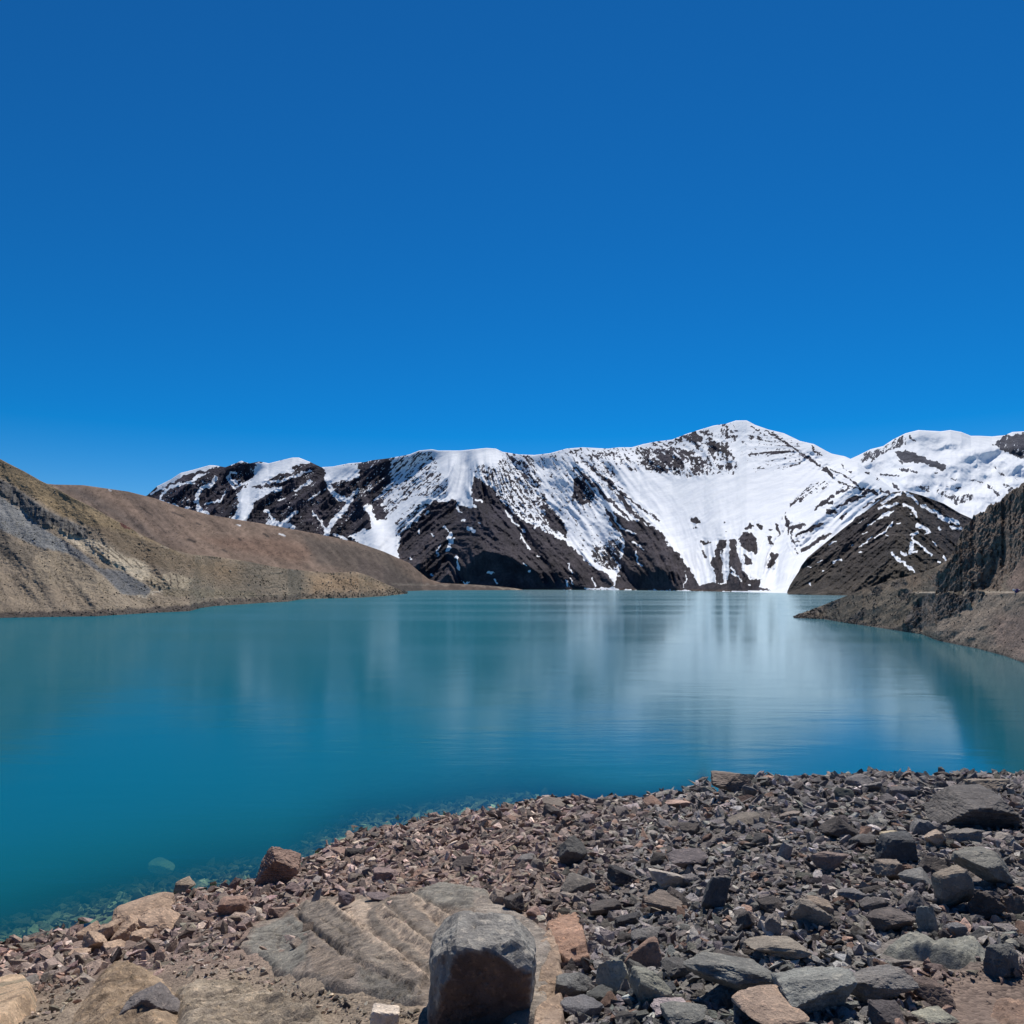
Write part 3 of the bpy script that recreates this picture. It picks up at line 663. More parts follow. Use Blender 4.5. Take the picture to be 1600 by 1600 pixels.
# ---- F: near right hill with dark crags, talus and a dirt track
crestF = curve([(1238,965),(1250,959),(1270,952),(1300,940),(1320,932),(1340,925),(1375,912),(1412,902),(1440,895),(1465,885),(1480,875),(1490,860),(1497,845),(1503,827),(1517,815),(1522,806),(1542,795),(1562,782),(1582,765),(1600,755),(1700,690),(1850,620)])
vbF = curve([(1238,965.5),(1287,967.5),(1325,974),(1375,981),(1412,987),(1440,991),(1465,1001),(1525,1013),(1570,1025),(1600,1036),(1700,1075),(1850,1140)])
us = np.concatenate([np.arange(1240, 1612, 0.95), np.linspace(1614, 1850, 70)])
YbF = lambda u: EYE * F / (vbF(u) - VH)
cragU = PX([(1270,280),(1460,160),(1620,40),(2400,-300),(2400,300),(1620,470),(1560,560),(1480,640),(1450,725),(1250,725),(1060,735),(1000,660),(1100,580),(1190,440),(1210,350)], 1200, 740)
cragL = PX([(930,800),(980,760),(1100,725),(1240,735),(1350,745),(1290,810),(1170,880),(1060,930),(970,970),(840,960),(880,880)], 1200, 740)
cragS = [PX(p, 1200, 740) for p in ([(820,740),(860,715),(900,740),(870,790),(830,800)], [(760,690),(850,650),(870,690),(800,720)], [(640,720),(720,700),(700,760),(640,760)], [(490,930),(560,860),(620,830),(600,900),(540,945)], [(270,860),(400,810),(460,790),(400,840),(280,880)])]
RF = Raster(1230, 600, 1860, 1160, 0.0)
RF.poly(cragU, 1, 5); RF.poly(cragL, .85, 4)
for c in cragS: RF.poly(c, .5, 4)
def baseF(u):
    return YbF(u)
nv = 290
vb_, vr_ = vbF(us), crestF(us)
t = np.linspace(0, 1, nv)[:, None]
U = np.repeat(us[None], nv, 0); V = vb_ + (vr_ - vb_) * t
wu = fbm2(U / 14, V / 14, 3, 501) * 7
cr = RF.sample(U + wu, V + wu)
trackv = 925.5
onT = (U > 1415)
# slope: integrate dY for each dZ; talus ~33 deg, crags ~58 deg
Y = np.zeros_like(U); Y[0] = YbF(us)
for k in range(1, nv):
    c = cr[k]
    tan = 0.62 * (1 - c) + 1.0 * c
    e = (VH - V[k]) / F; e0 = (VH - V[k - 1]) / F
    # Z = EYE + e*Y ; dZ = tan*dY -> Y1 = Y0*(tan - e0)/(tan - e)
    Y[k] = Y[k - 1] * (tan - e0) / (tan - e)
    lo_ = np.clip(V[k], trackv - 1.1, trackv + 1.1); hi_ = np.clip(V[k - 1], trackv - 1.1, trackv + 1.1)
    Y[k] += (hi_ - lo_) / 2.2 * 1.6 * sstep(1405, 1440, us)
q = U + 0.9 * (V - 900)
rocky = ridge2(U / 26 + V / 40, V / 20, 5, 511, .62) - .5
block = ridge2(U / 9, V / 7, 4, 521, .6) - .5
dd = -(fbm2(q / 60, V / 60, 3, 531) * 1.2 + (1 - cr) * (fbm2(q / 9, V / 9, 4, 541) * .16))
# gully that cuts the crag, shaded
dd = dd + 3.0 * np.exp(-(((U - 1560) - (880 - V) * .35) / 16) ** 2) * sstep(930, 915, V) * sstep(830, 870, V)
Y = Y + dd * np.minimum(1, t * 14) * (Y / 90)
inc = 0.012 * (Y / 90)
b = np.cumsum(inc, 0)
Y = np.maximum.accumulate(Y - b, 0) + b
Z = EYE + (VH - V) / F * Y
X = (U - 800) / F * Y
Yf = Y[0] * .98 - 1.2
bx, by, bz = [], [], []
for k in range(1, 7):
    s = k / 6; Yk = Y[-1] + s * (Z[-1] * 1.8 + 6); bx.append((us - 800) / F * Yk); by.append(Yk); bz.append(Z[-1] * (1 - s) - 4 * s)
X = np.vstack([(us - 800) / F * Yf, X, bx]); Y = np.vstack([Yf, Y, by]); Z = np.vstack([Yf * 0 - 3, Z, bz])
U = np.vstack([us, U, [us] * 6]); V = np.vstack([V[0], V, [V[-1]] * 6]); cr = np.vstack([cr[0], cr, [cr[-1]] * 6])
P3 = np.stack([X, Y, Z], -1).reshape(-1, 3)
rotd = np.array(Matrix.Rotation(.6, 3, 'Y') @ Matrix.Scale(.75, 3, Vector((1, 0, 0))))
big_ = fbm3(P3, .22, 2, 590)
P3r = P3 @ rotd; rg1 = 1 - np.abs(fbm3(P3r, .5, 4, 591)) * 2.2
rg2 = 1 - np.abs(fbm3(P3r, 2.1, 3, 592)) * 2.2
c_ = sstep(.15, .7, cr.ravel() + .25 * fbm3(P3, .5, 2, 593)) * np.clip((P3[:, 2] + .2) * 2, 0, 1)
amp_ = c_ * (big_ * 1.3 + (rg1 - .6) * .5 + (np.round(rg2 * 3) / 3 * .5 + rg2 * .5 - .5) * .42)
P3 = P3 + amp_[:, None] * np.array([-.30, -.62, .70])
X, Y, Z = [P3[:, i].reshape(X.shape) for i in range(3)]
RT = Raster(1230, 600, 1860, 1160, bro(.185, .152, .120))
RT.poly(PX([(160,895),(500,760),(1060,590),(1000,740),(840,960),(500,935)], 1200, 740), bro(.175,.145,.112), 4)
RT.poly(PX([(500,760),(1060,570),(1040,700),(700,720)], 1200, 740), bro(.185,.145,.11), 8)
RT.poly(PX([(960,980),(1350,750),(1600,730),(2400,700),(2400,1400),(1600,1190),(1300,1090)], 1200, 740), bro(.235,.192,.155), 6)
RT.poly(PX([(1400,900),(2400,700),(2400,1400),(1600,1190),(1400,1060)], 1200, 740), bro(.235,.178,.15), 25)
RT.poly(PX([(1490,700),(1540,560),(1620,470),(2400,200),(2400,740),(1520,735)], 1200, 740), bro(.21,.155,.128), 6)
RT.poly(cragU, bro(.21, .165, .135), 4); RT.poly(cragL, bro(.15, .13, .118), 3)
for c in cragS: RT.poly(c, bro(.14, .12, .105), 3)
RT.line([(1430,926),(1480,925.5),(1520,925),(1560,925),(1620,926),(1850,927)], 1.8, bro(.30,.27,.23), 1.2)
RT.poly([(1238,960),(1287,965),(1325,971),(1412,984),(1465,998),(1525,1010),(1600,1032),(1850,1130),(1850,1145),(1600,1040),(1465,1004),(1325,978),(1238,968)], bro(.115,.095,.085), 3)
tint = RT.sample(U + fbm2(U / 10, V / 10, 2, 551) * 3, V)
tint = tint * (1 + .3 * fbm2(q[0:1].repeat(1, 0) * 0 + (U + .9 * V) / 12, V / 40, 3, 561)[..., None] + .35 * fbm2(U / 4, V / 3, 4, 571)[..., None])
dk = (fbm2(U / 7, V / 5, 3, 581) > .25)
tint = np.where((dk & (cr > .4))[..., None], tint * .55, tint)
o = link("right_hillside", grid_mesh("right_hillside", X, Y, Z, None, {"tint": tint}), M_HILLN)
tag(o, "steep brown slope with dark crags and a dirt track above the right shore", kind='structure')
HF = (X, Y, Z, U, V)
# ------------------------------------------------------------------ near bank
SHORE_A = curve([(-900,.40),(-400,.375),(0,.3474),(120,.3225),(300,.292),(440,.277),(560,.2350),(720,.217),(860,.203),(1000,.201),(1085,.193),(1112,.170),(1135,.151),(1180,.142),(1300,.1375),(1600,.1385),(2600,.14)])
SHORE_N = curve([(-900,.40),(-400,.375),(0,.3474),(120,.3225),(300,.292),(440,.277),(560,.2350),(720,.217),(860,.203),(960,.192),(1100,.168),(1250,.148),(1400,.1385),(2600,.14)])
def bank_a(u, Y):
    uc = np.clip(u, -900, 2600); k = sstep(8, 17, np.asarray(Y, float))
    return SHORE_N(uc) * (1 - k) + SHORE_A(uc) * k
def ground_z(X, Y, micro=True):
    X = np.asarray(X, float); Y = np.asarray(Y, float)
    Yc = np.maximum(Y, 0.6)
    u = 800 + F * X / Yc
    a = bank_a(u, Y)
    z = 4.85 - a * np.maximum(Y, 0)
    right = sstep(1095, 1150, u)
    crest = 15.6 + 0.9 * noise2(X * .45, X * 0, 601) 
    drop = np.maximum(0, Y - crest)
    z = z - right * (0.34 * drop * sstep(0, 2.5, drop))
    z = np.where(z < 0, z * (1 + 2.5 * sstep(780, 1080, u)), z)
    # the land behind and beside the camera climbs a little
    z = np.where(Y < 0, 4.85 - 0.10 * Y, z)
    if micro:
        near = 1 - sstep(40, 80, Y)
        z = z + near * (fbm2(X * .55, Y * .55, 3, 611) * .10 + fbm2(X * 2.1, Y * 2.1, 3, 621) * .045)
        z = z + near * fbm2(X * 9, Y * 9, 2, 631) * .010
    return np.maximum(z, -7.5)

def px_ground(u, v):
    """point of the bank seen at photograph position (u, v)"""
    dep = (v - VH) / F; a = SHORE_N(np.clip(u, -900, 2600))
    Y = 1.65 / np.maximum(dep - a, 0.02)
    for _ in range(12):
        z = float(ground_z((u - 800) / F * Y, Y))
        Yn = (EYE - z) / dep
        Y = 0.5 * Y + 0.5 * Yn
    return (u - 800) / F * Y, Y, float(ground_z((u - 800) / F * Y, Y))

def axis(segs):
    out = []
    for a, b, n in segs: out.append(np.linspace(a, b, n, endpoint=False))
    return np.concatenate(out + [[segs[-1][1]]])
ax = axis([(-6000, -400, 14), (-400, -40, 18), (-40, -13, 40), (-13, 13.5, 330), (13.5, 40, 40), (40, 400, 18), (400, 6000, 14)])
ay = axis([(-400, -20, 12), (-20, 2.5, 30), (2.5, 27, 300), (27, 60, 33), (60, 400, 18), (400, 7000, 16)])
GX, GY = np.meshgrid(ax, ay)
GZ = ground_z(GX, GY)
GU = 800 + F * GX / np.maximum(GY, .6); GV = VH + F * (EYE - GZ) / np.maximum(GY, .6)
pink = bro(.325, .250, .212); grey = bro(.232, .212, .200); sand = bro(.33, .275, .215); green = bro(.225, .222, .212)
def zone_tint(u, v):
    """earth and stone colour by place on the bank: rosy on the left, dark grey in the middle, greenish grey at the near right"""
    u = np.asarray(u, float); v = np.asarray(v, float)
    kr = sstep(760, 1060, u + (v - 1350) * .35)[..., None]
    c = pink * (1 - kr) + grey * kr
    kg = (sstep(1440, 1540, v) * sstep(860, 980, u))[..., None]
    c = c * (1 - kg) + green * kg
    ks = (sstep(1480, 1560, v + (u - 300) * .1) * (1 - sstep(640, 700, u)))[..., None]
    c = c * (1 - ks) + sand * ks
    ke = (sstep(1350, 1450, u) * sstep(1480, 1530, v))[..., None]
    return c * (1 - ke) + bro(.28, .22, .185) * ke
gt = zone_tint(GU, GV) * .82
gt = gt * (1 - .35 * sstep(.12, 0, GZ) + .55 * sstep(-.02, -.2, GZ))[..., None]
g = link("rocky_bank_ground", grid_mesh("rocky_bank_ground", GX, GY, GZ, None, {"tint": gt}), M_GROUND)
tag(g, "sloping gravelly ground of the near bank and the lake bed", kind='structure')

# ------------------------------------------------------------------ lake
wx = axis([(-6000, -400, 14), (-400, -40, 12), (-40, -13, 30), (-13, 14, 180), (14, 40, 26), (40, 400, 12), (400, 6000, 14)])
wy = axis([(5, 8, 6), (8, 30, 180), (30, 60, 20), (60, 400, 12), (400, 7000, 16)])
WX, WY = np.meshgrid(wx, wy)
depth = np.maximum(0, -ground_z(WX, WY, False))
depth = np.where(WY > 60, 8.0, depth)
murk = 1 - np.exp(-depth * 1.2)
shal = np.exp(-depth * .35)
w = link("lake_water", grid_mesh("lake_water", WX, WY, WX * 0, {"murk": murk, "shallow": shal}), M_WATER)
tag(w, "calm turquoise lake reflecting the snowy mountains", kind='structure')
# ------------------------------------------------------------------ stones
def ico(level):
    bm = bmesh.new(); bmesh.ops.create_icosphere(bm, subdivisions=level, radius=1.0)
    v = np.array([x.co[:] for x in bm.verts]); f = np.array([[x.index for x in t.verts] for t in bm.faces]); bm.free()
    return v, f
ICO = {k: ico(k) for k in (1, 2, 3, 4, 5)}

def stone_shape(seed, level=4, planes=None, nplanes=12, sharp=60, rough=0.035, flat=1.0, strata=0.0, chips=0.05):
    """faceted stone: a ball cut by planes, edges slightly worn, surface chipped and bedded"""
    rg = np.random.RandomState(seed)
    D, Fc = ICO[level]
    P = []
    if planes:
        for nx, ny, nz, d in planes:
            n = np.array([nx, ny, nz], float); P.append((n / np.linalg.norm(n), d))
    for i in range(nplanes):
        n = rg.normal(size=3); n /= np.linalg.norm(n); P.append((n, rg.uniform(.5, .95)))
    for ax_ in range(3):
        for sg in (-1, 1):
            n = np.zeros(3); n[ax_] = sg; P.append((n, 1.0))
    s = 0
    wob = fbm3(D, 1.3, 2, seed) * .06
    for n, d in P:
        s = s + np.maximum((D @ n) * (1 + wob) / d, 0) ** sharp
    r = s ** (-1.0 / sharp)
    V = D * r[:, None]
    if chips:
        c = fbm3(V, 2.3, 2, seed + 5)
        r2 = 1 - chips * np.clip(np.round(c * 5) / 3, 0, 2)
        V = V * r2[:, None]
    rdg = np.abs(fbm3(V, 2.2, 3, seed + 6))
    V = V + D * (fbm3(V, 3.0, 4, seed + 7) * rough - np.exp(-(rdg / .05) ** 2) * .035 + fbm3(V, 9.0, 2, seed + 8) * rough * .45)[:, None]
    if strata:
        h = V[:, 2] * 9 + fbm3(V, 1.5, 2, seed + 9) * 1.6
        saw = (h - np.floor(h))
        V[:, :2] *= (1 - strata * (1 - saw) ** 2 * np.clip(1 - np.abs(D[:, 2]), 0, 1))[:, None]
    V[:, 2] *= flat
    # unit bounding box, centre 0
    lo, hi = V.min(0), V.max(0)
    V = (V - (lo + hi) / 2) / ((hi - lo) / 2)
    return V, Fc

def rotm(yaw, pitch=0, roll=0):
    return np.array((Matrix.Rotation(yaw, 3, 'Z') @ Matrix.Rotation(pitch, 3, 'X') @ Matrix.Rotation(roll, 3, 'Y')))

def put_stone(u, vb, w, h, label, color, seed, depth=1.0, name="boulder", level=4, planes=None, nplanes=9, sharp=70, rough=0.05, strata=0.0,
              yaw=0.0, pitch=0.0, roll=0.0, sink=0.18, cat="boulder", mat=None, group=None, chips=.05, zoff=0.0):
    """a stone whose picture width is w and height h, standing on the ground at picture row vb"""
    x, y, z = px_ground(u, vb - 0.06 * h)
    m = y / F                                   # metres per pixel there
    Wm = w * m
    Dm = Wm * depth
    dep = (vb - VH) / F
    Hm = max((h * m - Dm * dep * .8) / .92, Wm * .22)
    V, Fc = stone_shape(seed, level, planes, nplanes, sharp, rough, 1.0, strata, chips)
    V = V * (np.array([Wm, Dm, Hm * (1 + sink)]) / 2)
    V = V @ rotm(yaw, pitch, roll).T
    V = V * np.array([Wm / (np.ptp(V[:, 0])), 1, 1])
    V[:, 2] -= V[:, 2].min() + Hm * sink
    me = mesh_from(name, V, Fc, False)
    o = link(name, me, mat or M_ROCK)
    o.location = (x, y + Dm * .42, z + zoff)
    if color[1] > color[0]: L_ = sum(color) / 3; color = [.45 * q_ + .55 * L_ * w_ for q_, w_ in zip(color, (1.02, 1.0, .96))]
    o.color = (*[q_ * 1.2 for q_ in color], 1)
    tag(o, label, cat, group)
    occupied.append((x, y + Dm * .42, max(Wm, Dm) * .5))
    return o
occupied = []

C_ = dict(pink=(0.247,0.177,0.146), rose=(0.286,0.189,0.146), brown=(0.195,0.146,0.112), grey=(0.163,0.138,0.118), dark=(0.091,0.079,0.073), black=(0.058,0.055,0.056),
          blue=(.085,.09,.10), green=(.15,.16,.145), pale=(.30,.265,.235), white=(.48,.43,.37), tan=(.26,.21,.16), gg=(.125,.135,.125), paleg=(.22,.225,.20))

# the big boulder in the foreground: sunlit crown tilted away, shaded face towards the path, clean left facet
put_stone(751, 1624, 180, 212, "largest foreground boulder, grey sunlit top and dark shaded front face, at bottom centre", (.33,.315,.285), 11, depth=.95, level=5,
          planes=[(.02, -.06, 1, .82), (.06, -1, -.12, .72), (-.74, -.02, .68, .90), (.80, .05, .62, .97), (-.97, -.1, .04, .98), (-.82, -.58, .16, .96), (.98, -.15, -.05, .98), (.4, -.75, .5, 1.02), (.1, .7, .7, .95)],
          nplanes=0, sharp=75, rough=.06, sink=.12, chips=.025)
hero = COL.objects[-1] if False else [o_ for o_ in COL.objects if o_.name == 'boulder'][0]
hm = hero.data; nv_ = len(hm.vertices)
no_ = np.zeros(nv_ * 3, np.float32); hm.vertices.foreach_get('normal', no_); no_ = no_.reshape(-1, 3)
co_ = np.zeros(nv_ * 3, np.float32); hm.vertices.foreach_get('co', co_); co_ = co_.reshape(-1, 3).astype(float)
k_ = (sstep(.45, .75, -no_[:, 1] + .35 * fbm3(co_, 5.0, 3, 91)) * sstep(.35, .1, no_[:, 2]))[:, None]   # brown front face, its colour also darkened to deepen the shade
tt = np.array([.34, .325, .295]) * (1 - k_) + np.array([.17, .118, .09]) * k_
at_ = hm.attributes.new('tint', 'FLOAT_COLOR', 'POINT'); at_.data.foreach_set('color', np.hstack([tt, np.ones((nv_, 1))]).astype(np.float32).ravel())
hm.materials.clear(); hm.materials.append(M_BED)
rng_label = []
H = [
 # u, vb, w, h, colour, depth, label, extra
 (1538,1304,132,72,(.135,.125,.118),.9,"big flat-topped brown boulder with dark undercut front, upper right",dict(level=5,yaw=.08,pitch=.0,roll=-.03,planes=[(-.05,-.08,1,.62),(-.05,-1,-.42,.78),(-.9,-.15,.2,.92),(.85,-.2,.25,.95),(.5,-.6,.6,.95)],nplanes=2,strata=.06,rough=.06,mat=M_ROCKS,sink=.12)),
 (428,1392,74,66,(0.273,0.189,0.151),.9,"ribbed reddish brown boulder standing in the water at the shoreline",dict(level=5,strata=.16,mat=M_ROCKS,planes=[(.2,-.3,1,.72),(-.15,-1,-.25,.7),(-.9,-.2,.3,.85)],nplanes=4,roll=.2,sink=.4)),
 (279,1404,32,26,C_['tan'],.8,"small pale tan rock tip poking out of the water left of the ribbed boulder",dict(roll=-.6,planes=[(-.7,0,.7,.6)])),
 (360,1438,48,38,C_['rose'],.9,"rosy brown angular stone just right of the orange-brown outcrop by the water",{}),
 (1150,1243,64,36,(0.182,0.146,0.123),1.0,"dark cornered rock at the left end of the rubble crest, square edge over water",dict(level=5,planes=[(-1,0,0,.7),(.2,.1,1,.65)],strata=.09,mat=M_ROCKS)),
 (1270,1219,38,22,C_['pink'],.9,"pinkish grey peaked stone on the rubble crest against the blue water",dict(planes=[(-.5,0,.8,.6),(.6,0,.7,.6)])),
 (1045,1394,60,40,C_['white'],.8,"brightest cream white stone, middle of the dark rubble",dict(planes=[(.3,.3,1,.6),(-.3,-.9,.1,.7)])),
 (1120,1428,48,62,C_['blue'],.8,"tall blue-black block right below the cream white stone",dict(planes=[(-.2,-.9,.3,.75)])),
 (976,1385,48,32,C_['black'],.9,"jagged black stone left of the cream white stone",dict(rough=.09)),
 (1080,1366,64,36,(0.163,0.140,0.140),.9,"rough purplish grey block behind the cream white stone",dict(rough=.08)),
 (1040,1433,66,40,(0.195,0.159,0.134),.9,"brownish grey slanting stone directly in front of the cream white stone",{}),
 (1012,1478,50,34,(0.169,0.159,0.151),.9,"rounded grey stone touching the round pink disc stone",dict(sharp=10)),
 (1006,1523,62,56,(0.280,0.189,0.146),.5,"round flat pink-brown disc stone leaning upright",dict(sharp=9,nplanes=4,planes=[(0,-.95,.35,.5),(0,.95,-.35,.5)])),
 (946,1436,50,36,C_['dark'],.9,"dark wedge stone lying to the left of the tilted grey stone in mid rubble",{}),
 (984,1454,44,27,C_['black'],.9,"low blackish layered stone above the rounded grey stone",dict(strata=.1)),
 (1171,1457,30,32,C_['dark'],.8,"small dark upright wedge stone right of the mid rubble",dict(planes=[(-.7,-.3,.5,.6),(.7,-.3,.5,.6)])),
 (1212,1462,33,36,C_['pale'],.8,"pale pinkish pointed stone left of the two-toned long stone",dict(planes=[(.5,-.3,.7,.6)])),
 (1272,1453,58,48,(0.247,0.213,0.179),.6,"long two-toned stone, light grey top with dark front, slanting down right",dict(roll=.55,planes=[(0,-.85,-.2,.6),(0,.3,1,.6)])),
 (1283,1436,50,40,(0.299,0.238,0.185),.8,"tan rounded stone lying behind the long two-toned stone",dict(sharp=12)),
 (1210,1428,38,28,C_['dark'],.9,"dark grey peaked stone behind the pale pinkish pointed stone",{}),
 (1304,1366,66,40,(0.247,0.189,0.162),.9,"triangular slab with a pinkish flat top and dark front in the right rubble",dict(planes=[(0,.15,1,.5),(.6,-.8,-.2,.6),(-.6,-.8,-.1,.6)])),
 (1228,1348,28,32,(0.273,0.250,0.235),.6,"light grey upright flake leaning left in the right rubble",dict(roll=.4)),
 (1318,1314,54,40,C_['dark'],.8,"dark triangular stone standing in the upper middle of the rubble",dict(planes=[(-.75,-.1,.65,.55),(.6,-.5,.6,.6)])),
 (1408,1353,58,48,C_['blue'],.9,"dark blue-grey rugged boulder with deep shadow to its right",dict(rough=.08)),
 (1402,1318,40,20,(0.468,0.390,0.269),.7,"yellowish cream stone behind the dark blue-grey rugged boulder",{}),
 (1468,1327,36,32,(0.390,0.311,0.246),.8,"block with a pale pinkish flat top near the big flat boulder",dict(planes=[(0,.1,1,.55),(0,-1,-.1,.7)])),
 (1511,1324,54,26,(0.215,0.195,0.174),.7,"long grey flat-topped slab stone under the big flat boulder",dict(planes=[(0,.1,1,.5)])),
 (1466,1381,50,42,C_['dark'],.9,"dark stone with a steep shaded left face on the right side",dict(planes=[(-.8,-.5,.2,.6)])),
 (1498,1424,60,60,(0.240,0.201,0.162),.8,"smooth rounded brown-grey stone leaning right, right side",dict(sharp=9,nplanes=5,roll=-.3)),
 (1560,1394,96,66,(0.189,0.183,0.162),.9,"large grey-green boulder with cracked flat top at the right edge",dict(level=5,rough=.06)),
 (1553,1443,56,54,(0.078,0.063,0.056),.9,"black pitted boulder with a hollow face at the right edge",dict(rough=.13,level=5,chips=.12)),
 (1600,1434,42,38,C_['brown'],.9,"brown stone cut by the right edge beside the black pitted boulder",{}),
 (1400,1382,46,38,(0.208,0.171,0.140),.9,"brown ribbed stone below the dark blue-grey rugged boulder",dict(strata=.09)),
 (1446,1395,50,34,(0.182,0.177,0.168),.9,"low bluish grey stone left of the smooth rounded stone",{}),
 (1402,1463,62,44,(0.130,0.110,0.101),1.0,"dark overhanging stone at the left end of the thin silvery stick",dict(planes=[(0,-.9,-.4,.5),(0,.2,1,.6)],rough=.06)),
 (1452,1462,36,44,(0.221,0.232,0.202),.5,"upright greenish grey plate stone behind the thin silvery stick",dict(planes=[(0,-1,.2,.4)])),
 (1576,1533,60,64,(0.150,0.152,0.134),.9,"dark greenish mottled boulder at the right edge beside the bare earth",dict(rough=.08,level=5)),
 (1288,1596,112,96,(0.247,0.262,0.230),.9,"large bluish green-grey boulder with a ledge and deep shadow, bottom right",dict(level=5,planes=[(-.2,.5,.85,.6),(.15,-.95,-.15,.62),(-.5,-.3,.8,.75)],nplanes=6,rough=.06,chips=.1)),
 (1392,1584,98,78,(0.182,0.171,0.162),.9,"dark purplish cracked boulder right of the large bluish boulder",dict(level=5,rough=.09,chips=.1)),
 (1217,1614,106,56,(0.351,0.262,0.202),1.0,"smooth rounded pinkish tan boulder at the bottom edge",dict(sharp=12,nplanes=5,roll=0.,pitch=0.,planes=[(0,-.1,1,.8)])),
 (1152,1573,156,50,(0.215,0.220,0.190),.7,"long low green-grey rock above the rounded pinkish tan boulder",dict(level=5,planes=[(0,.25,1,.55),(.1,-1,0,.7)],rough=.07)),
 (1020,1580,62,66,(0.227,0.226,0.190),.9,"blocky green-grey stone with a squared shaded front, bottom row centre right",dict(planes=[(0,-1,-.1,.65),(0,.3,1,.65)])),
 (960,1556,54,54,(0.325,0.311,0.252),.6,"pale greenish flat stone leaning beside the round pink disc stone",dict(planes=[(0,-.8,.6,.45)])),
 (900,1564,64,50,(0.176,0.183,0.174),.9,"blue-grey stone with dented top right of the largest boulder",dict(rough=.08)),
 (910,1597,68,38,(0.156,0.152,0.157),.9,"low dark blue slab stone at the bottom, right of the largest boulder",dict(planes=[(0,-1,0,.6)])),
 (1048,1592,62,40,(0.442,0.378,0.381),.8,"lumpy whitish purple stone near the bottom edge",dict(rough=.2,chips=.14,level=5)),
 (1078,1612,72,44,(0.195,0.201,0.174),.9,"greenish grey stone at the bottom edge right of the lumpy whitish stone",{}),
 (1158,1521,68,34,C_['dark'],.8,"dark knobbly stone above the long low green-grey rock",dict(rough=.12)),
 (1226,1506,90,42,(0.260,0.226,0.185),1.0,"wide brownish pale slab stone above the large bluish boulder",dict(planes=[(0,.3,1,.5)],rough=.06)),
 (1470,1578,58,46,(0.130,0.098,0.084),.9,"dark brown stone beside the bare earth patch",dict(rough=.08)),
 (1474,1612,62,40,(0.312,0.305,0.246),.8,"pale greenish stone at the bottom edge beside the bare earth",{}),
 (1398,1612,54,46,(0.098,0.085,0.084),.9,"dark shaded stone at the bottom edge under the purplish cracked boulder",{}),
 (598,1622,50,50,(0.650,0.561,0.470),.9,"squarish white-topped stone cut by the bottom edge, left of the largest boulder",dict(planes=[(0,.1,1,.7),(-1,0,0,.8),(1,0,0,.8),(0,-1,0,.8)],sharp=14,nplanes=2)),
 (836,1438,28,22,(0.299,0.201,0.168),.9,"small pink stone behind the largest boulder to its right",dict(sharp=12)),
 (776,1422,30,32,(0.221,0.177,0.146),.9,"brownish stone right at the upper end of the smooth grey bedrock",{}),
 (824,1352,32,17,(0.195,0.183,0.174),.8,"dark low stone with a light top, centre of the rosy rubble",{}),
 (896,1357,46,46,(0.098,0.095,0.090),.8,"dark pointed stone standing in the centre of the rubble",dict(planes=[(-.75,-.2,.6,.5),(.7,-.3,.6,.55)])),
 (900,1402,58,32,(0.176,0.159,0.140),.9,"flat-sided grey stone below the dark pointed stone",{}),
 (804,1432,34,32,C_['dark'],.9,"dark stone between the bedrock and the small pink stone",{}),
 (722,1362,34,24,(0.117,0.098,0.090),.9,"dark layered stone on the rosy rubble near the bedrock top",dict(strata=.12)),
 (538,1417,26,22,(0.169,0.134,0.140),.9,"dark purplish stone above the grey bedrock's upper edge",{}),
 (457,1400,30,20,(0.195,0.146,0.140),.9,"purplish rounded stone just below the ribbed boulder",dict(sharp=12)),
 (431,1436,34,22,C_['pink'],.9,"pinkish wedge stone between the bedrock and the ribbed boulder",{}),
 (590,1414,44,18,(0.182,0.146,0.146),.6,"long purplish stone lying along the bedrock's top edge",{}),
 (1064,1265,46,20,(0.377,0.262,0.213),.9,"wide pale pink stone near the waterline, left of the dark cornered rock",dict(planes=[(0,.3,1,.5)])),
 (1022,1262,30,20,C_['rose'],.8,"reddish pointed stone at the waterline left of the wide pale pink stone",dict(planes=[(-.7,-.2,.6,.5),(.7,-.3,.6,.55)])),
 (1080,1309,34,26,C_['dark'],.9,"dark squarish stone below the wide pale pink stone",{}),
 (1348,1256,26,12,(0.546,0.500,0.470),.8,"thin whitish flat stone in the upper right rubble",{}),
 (1368,1240,32,19,(0.195,0.183,0.174),.9,"bluish grey stone just under the crest, upper right",{}),
 (1478,1219,24,15,C_['dark'],.9,"small dark stone on the crest against the bright reflection",{}),
 (1556,1242,62,28,(0.221,0.183,0.146),.8,"layered brown slab on the crest above the big flat boulder",dict(planes=[(0,.2,1,.5)],strata=.08)),
 (1576,1320,30,19,C_['pale'],.9,"pale grey-pink stone under the big flat boulder's right end",{}),
 (866,1264,40,16,C_['grey'],.9,"broad grey-brown waterline stone, left of the reddish pointed stone",{}),
 (584,1312,14,10,C_['dark'],.9,"small dark stone alone at the very waterline",{}),
 (530,1345,40,16,(0.286,0.195,0.157),.9,"smooth rosy flat stone on the left shore beside the water",{}),
 (600,1378,42,24,(0.247,0.183,0.168),.9,"square-fronted purplish stone in the rosy rubble on the left shore",dict(planes=[(0,-1,0,.6),(0,.3,1,.6)])),
 (222,1612,84,78,(0.169,0.152,0.146),.9,"grey boulder with a black shaded hollow at the lower left",dict(level=5,planes=[(-.3,.3,.9,.6),(.3,-.9,-.3,.6)],rough=.07)),
 (1335,1412,40,24,(0.182,0.171,0.168),.9,"bluish stone in line with the long two-toned stone, to its right",{}),
 (1168,1296,60,22,(0.169,0.146,0.123),1.0,"broad low grey-brown stone left of centre below the crest",{}),
 (1240,1283,40,18,(0.221,0.183,0.157),.9,"low tan-grey stone below the peaked crest stone",{}),
]
